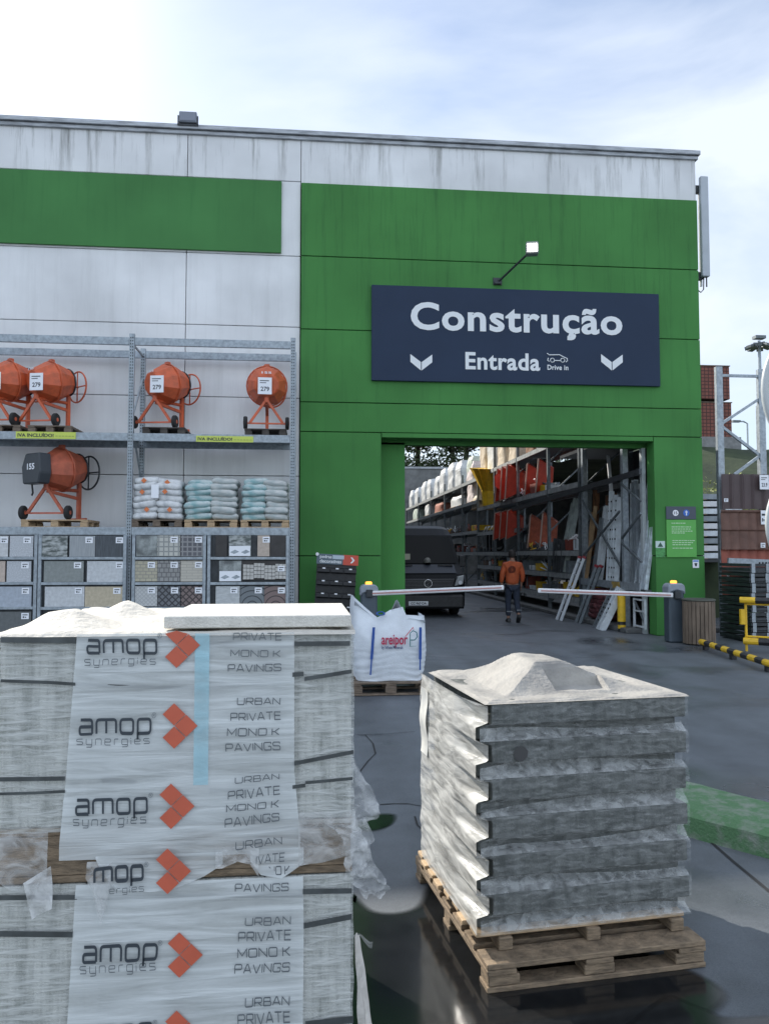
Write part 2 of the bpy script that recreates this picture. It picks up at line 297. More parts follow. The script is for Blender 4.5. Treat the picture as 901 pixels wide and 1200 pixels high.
g = struct(MB().grid(lambda u, v: Vector((-400 + 800 * u, -200 + 900 * v, 0)), 8, 8).build('ground', M['asphalt']))
# concrete apron the pallets stand on, ending at a joint beside the kerb
pad_poly = [(-14, -6), (7.5, -6), (6.0, 0.2), (3.3, 3.2), (2.35, 4.6), (1.95, 5.4), (1.2, 6.6), (.2, 7.6), (-14, 8.2)]
struct(MB().add([(x, y, .004) for x, y in pad_poly], [tuple(range(len(pad_poly)))]).build('concrete_apron', M['concrete_pad']))
jm = mat('joint_dark', (.02, .021, .022), .9)
jb = MB(); jp = [gnd(822, 979), gnd(860, 1012), gnd(901, 1046), gnd(1000, 1128)]
for a, b_ in zip(jp, jp[1:]):
    d = (b_ - a).normalized(); s_ = Vector((-d.y, d.x, 0)) * .009; zz = Vector((0, 0, .008))
    jb.add([a - s_ + zz, b_ - s_ + zz, b_ + s_ + zz, a + s_ + zz], [(0, 1, 2, 3)])
for pts in ([(422, 905), (431, 893), (440, 884), (437, 872), (428, 862)], [(445, 944), (462, 943), (478, 943), (495, 946)], [(418, 862), (450, 861), (486, 858)], [(486, 958), (489, 968), (497, 976)]):
    P = [gnd(*p) for p in pts]
    for a, b_ in zip(P, P[1:]):
        d = (b_ - a).normalized(); w_ = random.uniform(.004, .009); s_ = Vector((-d.y, d.x, 0)) * w_; zz = Vector((0, 0, .008))
        jb.add([a - s_ + zz, b_ - s_ + zz, b_ + s_ + zz, a + s_ + zz], [(0, 1, 2, 3)])
struct(jb.build('ground_cracks', jm))
def blob(name, pts, z, m, amp=.06, rim=.07):
    vs = []; n = len(pts)
    for i in range(n):                                  # Catmull-Rom outline with small noise
        p0, p1, p2, p3 = [Vector(pts[(i + k - 1) % n]) for k in range(4)]
        for t in [j / 8 for j in range(8)]:
            q = .5 * ((2 * p1) + (-p0 + p2) * t + (2 * p0 - 5 * p1 + 4 * p2 - p3) * t * t + (-p0 + 3 * p1 - 3 * p2 + p3) * t ** 3)
            q = q.to_3d(); q += noise.noise_vector(q * 3) * amp; vs.append((q.x, q.y, z))
    c_ = sum((Vector(v) for v in vs), Vector()) / len(vs); k = len(vs); inn = []
    ccw = sum(vs[i - 1][0] * vs[i][1] - vs[i][0] * vs[i - 1][1] for i in range(k)) > 0
    for i, v in enumerate(vs):                          # wet rim that fades out over a hand's breadth
        v = Vector(v); t_ = (Vector(vs[(i + 1) % k]) - Vector(vs[i - 1])).normalized(); nn = Vector((-t_.y, t_.x, 0))
        if not ccw: nn = -nn
        inn.append(v + nn * min(rim, (c_ - v).length * .3))
    o = MB().add(vs + inn, [tuple(range(k, 2 * k))] + [(i, (i + 1) % k, k + (i + 1) % k, k + i) for i in range(k)]).build(name, m)
    at = o.data.attributes.new('wet', 'FLOAT', 'POINT'); at.data.foreach_set('value', [0.0] * k + [1.0] * k)
    return struct(o)
_n, _l, _b = N(M['puddle']); _a = _n.new('ShaderNodeAttribute'); _a.attribute_name = 'wet'; _t = _n.new('ShaderNodeBsdfTransparent'); _x = _n.new('ShaderNodeMixShader')
_l.new(_a.outputs['Fac'], _x.inputs[0]); _l.new(_t.outputs[0], _x.inputs[1]); _l.new(_b.outputs[0], _x.inputs[2]); _l.new(_x.outputs[0], _n['Material Output'].inputs[0])
G2 = lambda x, y: gnd(x, y).to_2d()
blob('puddle', [G2(408, 1050), G2(440, 1070), G2(478, 1066), G2(497, 1040), G2(535, 1020), (1.0, 3.7), (1.45, 3.3), (1.62, 2.95), (1.35, 2.7), (1.2, 2.2), (.9, 1.3), (.45, 1.1), (.12, 1.5), (.10, 2.4), (.12, 3.2)], .0075, M['puddle'], .03, .045)
blob('puddle', [G2(770, 1172), G2(815, 1180), G2(850, 1192), G2(910, 1196), G2(930, 1260), G2(700, 1260)], .0081, M['puddle'], .02, .03)
blob('puddle', [G2(412, 972), G2(438, 955), G2(466, 955), G2(462, 968), G2(440, 976)], .0078, M['puddle'], .02)
# green painted kerb of the traffic island
M['kerb_green'] = mat('worn_green_kerb_paint', (.075, .17, .075), .75, col2=(.20, .23, .19), scale=9, lo=.30, hi=.52, bump=.4, bscale=60)
kf = [(1.55, 6.05), (1.9, 5.2), (2.28, 4.52), (2.56, 4.17), (3.2, 3.5), (4.4, 2.6), (6.4, 1.6)]
kb = [(1.95, 6.3), (2.28, 5.68), (2.64, 5.13), (2.88, 4.7), (3.5, 4.05), (4.65, 3.1), (6.6, 2.1)]
def kerb(u, v):
    t = u * (len(kf) - 1); i = min(int(t), len(kf) - 2); fr = t - i
    a = Vector(kf[i]).lerp(Vector(kf[i + 1]), fr); b_ = Vector(kb[i]).lerp(Vector(kb[i + 1]), fr)
    prof = [(0, 0), (.02, .12), (.10, .155), (.22, .165), (.8, .17), (.92, .15), (1.0, 0)]
    q, h = prof[int(round(v * 6))]; p = a.lerp(b_, q)
    return Vector((p.x, p.y, h + .006 * noise.noise(Vector((p.x * 6, p.y * 6, h * 8)))))
struct(MB().grid(kerb, 48, 6).build('kerb', M['kerb_green'], smooth=False))
# kerb strip under the yard racks
struct(MB().box(6.62, 9.0, 15.9, 58, 0, .1).build('yard_kerb', mat('kerb_concrete', (.12, .125, .125), .85, var=.25, scale=5), bevel=.015))
# hills behind
M['grass'] = mat('rough_grass', (.045, .062, .028), .95, col2=(.018, .03, .014), scale=.9, lo=.35, hi=.62, detail=9, bump=.8, bscale=6)
def hill(u, v):
    x = -60 + 200 * u; y = 61 + 140 * v
    z = 7.9 + 3.5 * v + .5 * noise.noise(Vector((x * .06, y * .06, 0)))
    return Vector((x, y, z))
struct(MB().grid(hill, 60, 30).build('hill', M['grass'], smooth=True))
def bank(u, v):
    x = 10.3 + 60 * u; k = v * 42
    y = 19.5 + k; z = 2.4 + min(k, 5) / 5 * 2.75 + max(0, k - 5) * .05 + .18 * noise.noise(Vector((x * .5, y * .5, 3)))
    if k < .01: z = 0
    return Vector((x, y, z))
struct(MB().grid(bank, 60, 84).build('grass_bank', M['grass'], smooth=True))

# ================================================================ STORE BUILDING
D = 15.45
def streaked(name, base, dark, zt, zb, amt):
    """painted wall with rain streaks that run down from the coping"""
    m = mat(name, base, .7, spec=.25); n, l, b = N(m)
    g_ = n.new('ShaderNodeNewGeometry')
    mp = n.new('ShaderNodeMapping'); mp.inputs['Scale'].default_value = (2.6, 2.6, .16); l.new(g_.outputs['Position'], mp.inputs[0])
    z = n.new('ShaderNodeTexNoise'); z.inputs['Scale'].default_value = 2.2; z.inputs['Detail'].default_value = 9; z.inputs['Roughness'].default_value = .72; l.new(mp.outputs[0], z.inputs[0])
    r = n.new('ShaderNodeMapRange'); r.inputs['From Min'].default_value = .50; r.inputs['From Max'].default_value = .70; l.new(z.outputs['Fac'], r.inputs[0])
    s = n.new('ShaderNodeSeparateXYZ'); l.new(g_.outputs['Position'], s.inputs[0])
    h = n.new('ShaderNodeMapRange'); h.inputs['From Min'].default_value = zb; h.inputs['From Max'].default_value = zt; h.inputs['To Min'].default_value = .12; h.inputs['To Max'].default_value = 1; l.new(s.outputs['Z'], h.inputs[0])
    p = n.new('ShaderNodeMath'); p.operation = 'MULTIPLY'; l.new(r.outputs[0], p.inputs[0]); l.new(h.outputs[0], p.inputs[1])
    q = n.new('ShaderNodeMath'); q.operation = 'MULTIPLY'; q.inputs[1].default_value = amt; l.new(p.outputs[0], q.inputs[0])
    big = n.new('ShaderNodeTexNoise'); big.inputs['Scale'].default_value = .7; big.inputs['Detail'].default_value = 6; l.new(g_.outputs['Position'], big.inputs[0])
    br = n.new('ShaderNodeMapRange'); br.inputs['From Min'].default_value = .3; br.inputs['From Max'].default_value = .7; br.inputs['To Min'].default_value = .82; br.inputs['To Max'].default_value = 1.08; l.new(big.outputs['Fac'], br.inputs[0])
    mxc = n.new('ShaderNodeMix'); mxc.data_type = 'RGBA'; mxc.inputs['A'].default_value = (*base, 1); mxc.inputs['B'].default_value = (*dark, 1); l.new(q.outputs[0], mxc.inputs['Factor'])
    mu = n.new('ShaderNodeVectorMath'); mu.operation = 'SCALE'; l.new(mxc.outputs['Result'], mu.inputs[0]); l.new(br.outputs[0], mu.inputs['Scale']); l.new(mu.outputs[0], b.inputs['Base Color'])
    return m
M['wall_white'] = streaked('white_wall_paint', (.74, .75, .75), (.12, .12, .10), 10.0, 8.8, .95)
M['wall_green'] = streaked('green_wall_paint', (.058, .215, .052), (.024, .10, .028), 9.2, 0.5, .6)
M['band_green'] = streaked('green_band_paint', (.058, .200, .058), (.02, .11, .03), 9.2, 7.5, .4)
store = thing('store_building', 'white and green flat roofed warehouse building with a wide drive through opening', 'building', (0, D, 0))
def panels(name, xs, zs, y0, y1, m, gap=.012, skip=None, bevel=.006, parent=store):
    mb = MB()
    for i in range(len(xs) - 1):
        for j in range(len(zs) - 1):
            if skip and skip(i, j): continue
            mb.box(xs[i] + gap / 2, xs[i + 1] - gap / 2, y0, y1, zs[j] + gap / 2, zs[j + 1] - gap / 2)
    return mb.build(name, m, parent, bevel=bevel)
# structure behind the cladding (local y is measured from the facade plane)
core = MB().box(-32, 1.42, .30, 40, 0, 10.0).box(1.43, 8.05, .30, .36, 4.02, 10.0).box(7.12, 8.05, .30, .36, 0, 4.02)
core.build('building_core', mat('joint_shadow_grey', (.05, .055, .055), .9), store)
panels('white_wall', [-32, -26, -20, -14, -8.4, -2.43, -.19], [0, 1.63, 3.2, 4.75, 6.18, 7.62, 9.15, 10.06], .0, .292, M['wall_white'], .014)
panels('white_wall', [-.19, 8.11], [9.12, 10.06], .0, .292, M['wall_white'], .010)
# green portal: slightly proud of the white wall
ys, ye = -.07, .285
zj = [0, 1.63, 4.08, 4.67, 6.13, 7.61, 9.11]
panels('green_cladding', [-.185, 1.43], zj[:3], ys, ye, M['wall_green'], .016)
panels('green_cladding', [7.045, 8.10], zj[:3], ys, ye, M['wall_green'], .016)
panels('green_cladding', [1.43, 7.045], [3.98, 4.08], ys, ye, M['wall_green'], .010)
panels('green_cladding', [-.185, 8.10], zj[2:], ys, ye, M['wall_green'], .016)
MB().box(-8.4, -.575, -.055, -.004, 7.66, 9.12).box(-32, -8.42, -.055, -.004, 7.66, 9.12).build('green_band', M['band_green'], store, bevel=.004)
# inner frame of the opening
MB().box(1.43, 1.95, .37, .55, 0, 3.95).box(1.43, 7.1, .37, .55, 3.90, 4.06).build('inner_jamb', M['wall_green'], store, bevel=.004)
MB().box(6.97, 7.05, .34, .46, 0, 3.9).build('door_frame', mat('grey_frame', (.42, .46, .47), .5, var=.1), store, bevel=.004)
M['coping'] = mat('grey_metal_coping', (.34, .36, .38), .5, .3, .3, 3, stretch=(1, 1, 6))
MB().box(-32, 8.18, -.10, .36, 10.08, 10.17).box(-32, 8.15, -.05, .33, 10.00, 10.075).build('roof_coping', M['coping'], store, bevel=.006)
wire = MB(); wp = [(-32 + i * 1.0, .1, 10.22 + .03 * math.sin(i * 1.3) + .02 * noise.noise(Vector((i * .7, 0, 0)))) for i in range(41)]
wire.tube(wp, .008, 5); wire.build('lightning_wire', M['dark_metal'], store)

# roof floodlight
p = onY(219.5, 148, D - .2)
fl = thing('roof_floodlight', 'square dark floodlight clamped on the roof edge above the white wall', 'floodlight', (p.x, D - .1, 10.17))
MB().box(-.17, .17, -.06, .06, .0, .24, Matrix.Rotation(R(-8), 4, 'X')).build('housing', mat('floodlight_grey', (.16, .18, .21), .4, .3, .1), fl, bevel=.012)
MB().box(-.15, .15, -.068, -.062, .03, .21, Matrix.Rotation(R(-8), 4, 'X')).build('lens', mat('floodlight_lens', (.2, .22, .26), .15), fl)
MB().box(-.2, -.175, -.02, .02, -.03, .16).box(.175, .2, -.02, .02, -.03, .16).box(-.2, .2, -.02, .02, -.04, -.005).build('bracket', M['dark_metal'], fl)

# phone antenna panel on the right edge
an = thing('antenna_panel', 'tall slim grey antenna panel bolted to the right edge of the building', 'antenna', (8.30, D + .05, 7.35))
MB().prism([(-.085, -.06), (.085, -.06), (.085, .03), (.05, .07), (-.05, .07), (-.085, .03)], .16, 2.32, 'z').build('radome', mat('antenna_grey', (.40, .44, .47), .45, var=.08, scale=2), an, bevel=.012)
MB().tube([(-.03, .12, .0), (-.03, .12, 2.15)], .03, 8).build('mast', M['white'], an)
for z in (.12, 2.0):
    MB().box(-.22, -.02, .03, .14, z, z + .16).build('mounting_bracket', M['dark_metal'], an, bevel=.01)
MB().tube([(.03, 0, .16), (.03, 0, -.05)], .014, 6).tube([(-.03, 0, .16), (-.03, .02, -.1), (-.08, .04, -.16), (-.15, .05, -.1)], .012, 6).build('cable', M['black'], an, smooth=True)

# ---------------------------------------------------------------- the big sign
SY = D - .14
M['navy'] = mat('navy_sign_face', (.018, .033, .066), .5, spec=.2, var=.06, scale=1)
M['sign_white'] = mat('sign_white', (.70, .73, .74), .45)
a = onY(435.5, 333.5, SY); b_ = onY(773.5, 451.8, SY); c_ = onY(435.5, 446.5, SY)
sx0, sx1 = a.x, b_.x; sz1 = a.z; sz0 = (b_.z + c_.z) / 2
sg = thing('entrance_sign', 'wide navy blue sign with white lettering above the drive through opening', 'sign', (sx0, SY, sz0))
pw, ph = sx1 - sx0, sz1 - sz0
MB().box(0, pw, 0, .06, 0, ph).build('sign_board', M['navy'], sg, bevel=.006)
def sb(px0, py0, px1, py1):   # photo box -> sign coordinates
    a = onY(px0, py0, SY); b = onY(px1, py1, SY)
    return a.x - sx0, b.x - sx0, b.z - sz0, a.z - sz0
x0, x1, z0, z1 = sb(481, 353.5, 729, 400.5)
t = MB(); text_box(t, 'Construção', x0, x1, z0, z1, -.008, .027, 1.07); t.build('lettering', M['sign_white'], sg)
x0, x1, z0, z1 = sb(545, 412.5, 632.5, 435)
t = MB(); text_box(t, 'Entrada', x0, x1, z0, z1, -.008, .027, 1.07); t.build('lettering', M['sign_white'], sg)
x0, x1, z0, z1 = sb(641, 427.5, 665.5, 434)
t = MB(); text_box(t, 'Drive in', x0, x1, z0, z1, -.008, .024, 1.08); t.build('lettering', M['sign_white'], sg)
def chev(cx):
    x0, x1, z0, z1 = sb(cx - 12.8, 415, cx + 12.8, 434.5); h = z1 - z0; m_ = (x0 + x1) / 2; k = .52 * h; g_ = .008
    t = MB().add([(x0, -.008, z1), (m_ - g_, -.008, z0 + k), (m_ - g_, -.008, z0), (x0, -.008, z0 + k)], [(0, 3, 2, 1)])
    t.add([(x1, -.008, z1), (m_ + g_, -.008, z0 + k), (m_ + g_, -.008, z0), (x1, -.008, z0 + k)], [(0, 1, 2, 3)]); t.build('arrow_mark', M['sign_white'], sg)
chev(493.5); chev(716.5)
ic = MB()
def icl(pts, r=.011):
    P = []
    for x, y in pts: q = onY(x, y, SY); P.append((q.x - sx0, -.008, q.z - sz0))
    ic.tube(P, r, 4)
icl([(640.5, 414), (643, 416), (655, 415.8), (660, 418.5), (664, 420.2), (664.3, 423), (662.5, 424.3)]); icl([(642, 419.5), (641.2, 422.5), (643, 423.8)]); icl([(649.5, 422.6), (656, 422.8)])
for wx in (646.8, 658.8):
    q = onY(wx, 422.3, SY); ic.ring(.042, .009, 16, 4, Matrix.Translation((q.x - sx0, -.008, q.z - sz0)) @ Matrix.Rotation(R(90), 4, 'X'))
ic.build('car_icon', M['sign_white'], sg)

# sign spotlight on its arm, lit
p0 = onY(583, 332, D - .1)
sl = thing('sign_spotlight', 'small lit spotlight on a dark slanting arm above the navy sign', 'spotlight', (p0.x, D - .07, p0.z))
tip = Vector((.42, -.9, .33))
MB().box(-.09, .09, -.02, 0, -.03, .12).box(-.07, .07, -.08, 0, -.02, .02).build('wall_bracket', M['dark_metal'], sl)
MB().tube([(0, -.03, .02), tip], .022, 8).build('arm', M['dark_metal'], sl)
MB().box(-.12, .12, -.13, .05, -.10, .14, Matrix.Translation(tip + Vector((.04, 0, .02))) @ Matrix.Rotation(R(-12), 4, 'Z')).build('lamp_housing', mat('lamp_grey', (.25, .26, .25), .4, .4), sl, bevel=.02)
MB().box(-.095, .095, -.139, -.134, -.06, .09, Matrix.Translation(tip + Vector((.04, 0, .02))) @ Matrix.Rotation(R(-12), 4, 'Z')).build('lamp_lens', mat('lit_lens', (1, 1, .9), .3, emit=(1, .97, .85), es=9), sl)

# ---------------------------------------------------------------- notices on the right pillar
PY = D - .078
def pbox(px0, py0, px1, py1, Y=PY): a = onY(px0, py0, Y); b = onY(px1, py1, Y); return a.x, b.x, b.z, a.z
x0, x1, z0, z1 = pbox(779.5, 593.5, 815.5, 653)
nb = thing('notice_board', 'bright green notice with a dark header of two round symbols on the pillar', 'notice', (x0, PY, z0))
w_, h_ = x1 - x0, z1 - z0; hz = h_ * .745
MB().box(0, w_, -.02, 0, 0, hz - .006).build('notice_panel', mat('bright_green_panel', (.085, .36, .06), .4, var=.08, scale=2), nb, bevel=.003)
MB().box(0, w_, -.024, 0, hz + .002, h_).build('header_panel', mat('dark_header', (.045, .06, .085), .4), nb, bevel=.003)
def disc(mb, cx, cz, r, y, n=24, r0=0):
    if r0: vs = [(cx + q * math.cos(2 * math.pi * k / n), y, cz + q * math.sin(2 * math.pi * k / n)) for q in (r0, r) for k in range(n)]; return mb.add(vs, [(k, (k + 1) % n, n + (k + 1) % n, n + k) for k in range(n)])
    return mb.add([(cx + r * math.cos(2 * math.pi * k / n), y, cz + r * math.sin(2 * math.pi * k / n)) for k in range(n)], [tuple(range(n))])
cz_ = hz + (h_ - hz) / 2
disc(MB(), w_ * .31, cz_, .062, -.027).build('round_symbol', M['label_white'], nb)
t = MB(); text_box(t, '15', w_ * .31 - .036, w_ * .31 + .036, cz_ - .03, cz_ + .03, -.030, .02); t.build('numerals', M['ink'], nb)
disc(MB(), w_ * .67, cz_, .068, -.027).build('round_symbol', mat('blue_symbol', (.02, .12, .48), .4), nb)
MB().prism([(w_ * .67 - .011, cz_ - .05), (w_ * .67 + .011, cz_ - .05), (w_ * .67 + .011, cz_ + .01), (w_ * .67 + .032, cz_ + .01), (w_ * .67, cz_ + .052), (w_ * .67 - .032, cz_ + .01), (w_ * .67 - .011, cz_ + .01)], -.031, -.029).build('arrow_mark', M['sign_white'], nb)
t = MB()
for k, (zf, wf, lm) in enumerate([(.90, .45, .17), (.80, .62, .17), (.745, .66, .17), (.69, .7, .17), (.64, .46, .17), (.44, .7, .19), (.385, .66, .19), (.33, .6, .19), (.24, .68, .19)]):
    x = w_ * lm
    while x < w_ * (lm + wf) * .98:
        l_ = random.uniform(.02, .07); t.box(x, min(x + l_, w_ * .95), -.0225, -.021, hz * zf - .0075, hz * zf + .0075); x += l_ + .012
t.build('small_print', mat('notice_print', (.5, .68, .45), .5), nb)
x0, x1, z0, z1 = pbox(767.5, 634, 779, 653)
n2 = thing('small_notice', 'small pale notice with a dark triangle left of the bright green notice', 'notice', (x0, PY, z0))
w_, h_ = x1 - x0 - .006, z1 - z0
MB().box(0, w_, -.012, 0, h_ * .58, h_).build('notice_panel', mat('pale_notice', (.5, .62, .58), .5), n2)
MB().box(0, w_, -.010, 0, 0, h_ * .57).build('green_strip', mat('green_strip', (.06, .26, .07), .5, var=.4, scale=30), n2)
MB().add([(w_ * .2, -.014, h_ * .64), (w_ * .8, -.014, h_ * .64), (w_ * .5, -.014, h_ * .93)], [(0, 1, 2)]).build('triangle_mark', mat('dark_green_mark', (.02, .08, .05), .5), n2)
x0, x1, z0, z1 = pbox(811, 656, 818.5, 665.5)
n3 = thing('sticker', 'white and blue square sticker at the right edge of the pillar', 'sticker', (x0, PY, z0)); w_, h_ = x1 - x0, z1 - z0
MB().box(0, w_, -.005, 0, 0, h_).build('paper', M['label_white'], n3)
MB().box(w_ * .08, w_ * .92, -.0075, -.0055, h_ * .75, h_ * .95).build('blue_strip', mat('sticker_blue', (.12, .25, .6), .5), n3)
MB().add([(w_ * .25, -.0075, h_ * .6), (w_ * .75, -.0075, h_ * .6), (w_ * .62, -.0075, h_ * .2), (w_ * .38, -.0075, h_ * .2)], [(0, 1, 2, 3)]).build('dark_symbol', M['ink'], n3)
x0, x1, z0, z1 = pbox(758.5, 655, 764.5, 671.5, D + .36)
n4 = thing('warning_sticker', 'narrow yellow warning sticker on the inner green jamb', 'sticker', (x0 + .02, D + .462, z0)); w_, h_ = x1 - x0, z1 - z0
MB().box(0, w_, -.004, 0.004, 0, h_).build('paper', mat('warning_yellow', (.6, .42, .03), .5), n4)
MB().add([(w_ * .15, -.006, h_ * .45), (w_ * .85, -.006, h_ * .45), (w_ * .5, -.006, h_ * .85)], [(0, 1, 2)]).build('triangle_mark', M['ink'], n4)
# ================================================================ SHARED BUILDERS: pallet, sacks, tags
def make_pallet(label, m, w=1.2, d=.8, loc=(0, 0, 0), rz=0, group=None, boards=5, h=.144, along='x'):
    """origin at the middle of the foot; boards run along local x"""
    t = thing('pallet', label, 'pallet', loc, rz, group)
    bw = d / (boards * 1.25)
    for k in range(boards):
        y = -d / 2 + bw / 2 + k * (d - bw) / (boards - 1)
        MB().box(-w / 2, w / 2, y - bw / 2, y + bw / 2, h - .022, h).build('deck_board', m, t, bevel=.003)
    for x in (-w / 2 + .06, 0, w / 2 - .06):
        MB().box(x - .06, x + .06, -d / 2, d / 2, h - .044, h - .0235).build('cross_board', m, t, bevel=.003)
    for y in (-d / 2 + .05, 0, d / 2 - .05):
        MB().box(-w / 2, w / 2, y - .048, y + .048, 0, .021).build('bottom_board', m, t, bevel=.003)
        for x in (-w / 2 + .07, 0, w / 2 - .07):
            MB().box(x - .065, x + .065, y - .046, y + .046, .0225, h - .0455).build('block', m, t, bevel=.004)
    return t
def price_tag(parent, x, z, w, h, y, big=None, n=3):
    o = MB().box(x - w / 2, x + w / 2, y - .004, y, z - h / 2, z + h / 2).build('price_tag', M['label_white'], parent)
    t = MB()
    if big:
        text_box(t, big, x - w * .3, x + w * .32, z - h * .32, z - h * .05, y - .006, .02)
        t.box(x - w * .36, x + w * .3, y - .0065, y - .0055, z + h * .28, z + h * .33).box(x - w * .36, x + w * .1, y - .0065, y - .0055, z + h * .16, z + h * .2)
    else:
        t.box(x - w * .34, x + w * .34, y - .0065, y - .0055, z + h * .12, z + h * .26).box(x - w * .3, x - w * .1, y - .0065, y - .0055, z - h * .3, z - h * .05).box(x - w * .02, x + w * .16, y - .0065, y - .0055, z - h * .28, z - h * .12)
    t.build('tag_print', M['ink'], o)
    return o

# ================================================================ PALLET RACK AT THE WHITE WALL
FY = 14.2; RY = 15.22
rack = thing('pallet_rack', 'tall galvanised pallet rack of two bays against the white wall', 'rack', (-3.17, FY, 0))
def upright(x, y, h, holes=True):
    mb = MB().box(x - .045, x - .038, y, y + .07, 0, h).box(x + .038, x + .045, y, y + .07, 0, h).box(x - .0375, x + .0375, y, y + .006, 0, h)
    o = mb.build('upright', M['steel'], rack)
    hb = MB(); z = .1
    while z < h - .06:
        for s_ in (-.018, .018): hb.box(x + s_ - .008, x + s_ + .008, y - .002, y - .0005, z - .012, z + .012)
        z += .055
    hb.build('punched_holes', M['hole'], o)
UX = [-2.95, 0, 2.87]
for x in UX:
    upright(x, 0, 5.62); upright(x, RY - FY - .07, 5.6)
    br = MB(); z = .25; s_ = 0
    while z < 5.0:
        a = (x, .07, z) if s_ == 0 else (x, .95, z); b_ = (x, .95, z + .95) if s_ == 0 else (x, .07, z + .95)
        br.beam(a, b_, .03); z += .95; s_ ^= 1
    br.beam((x, .07, 5.45), (x, .95, 5.45), .03); br.build('brace', M['steel'], rack)
LV = [5.49, 3.76, 2.08]
for i in range(2):
    for z in LV:
        for y0 in (.005, .955):
            MB().box(UX[i] + .047, UX[i + 1] - .047, y0, y0 + .05, z - .075, z + .065).build('beam', M['steel'], rack, bevel=.005)
    for z in LV[1:]:
        sh = MB()
        for k in range(14): sh.box(UX[i] + .05, UX[i + 1] - .05, .06 + k * .064, .118 + k * .064, z + .035, z + .058)
        sh.build('shelf', M['steel'], rack)
SH = [3.76 + .058, 2.08 + .058]
# price banners on the beam
for (px0, px1, lab, sub) in ((19, 89, 'yellow green banner with black lettering on the left rack beam', 1), (230, 297, 'yellow green banner with black lettering on the right rack beam', 1)):
    a = onY(px0, 505.5 + (5 if px0 > 100 else 0), FY - .01); b_ = onY(px1, 514.5 + (4 if px0 > 100 else 0), FY - .01)
    bn = thing('price_banner', lab, 'banner', (a.x, FY - .002, b_.z)); w_, h_ = b_.x - a.x, a.z - b_.z
    MB().box(0, w_, -.006, 0, 0, h_).build('banner_face', mat('lime_banner', (.52, .60, .10), .5), bn)
    t = MB(); text_box(t, 'IVA INCLUÍDO!', w_ * .03, w_ * .63, h_ * .22, h_ * .86, -.0085, .03); t.build('lettering', M['ink'], bn)
    t = MB(); [t.box(w_ * (.66 + k * .055), w_ * (.70 + k * .055), -.0085, -.0065, h_ * .34, h_ * .46) for k in range(6)]; t.build('small_print', mat('lime_print', (.3, .36, .08), .5), bn)

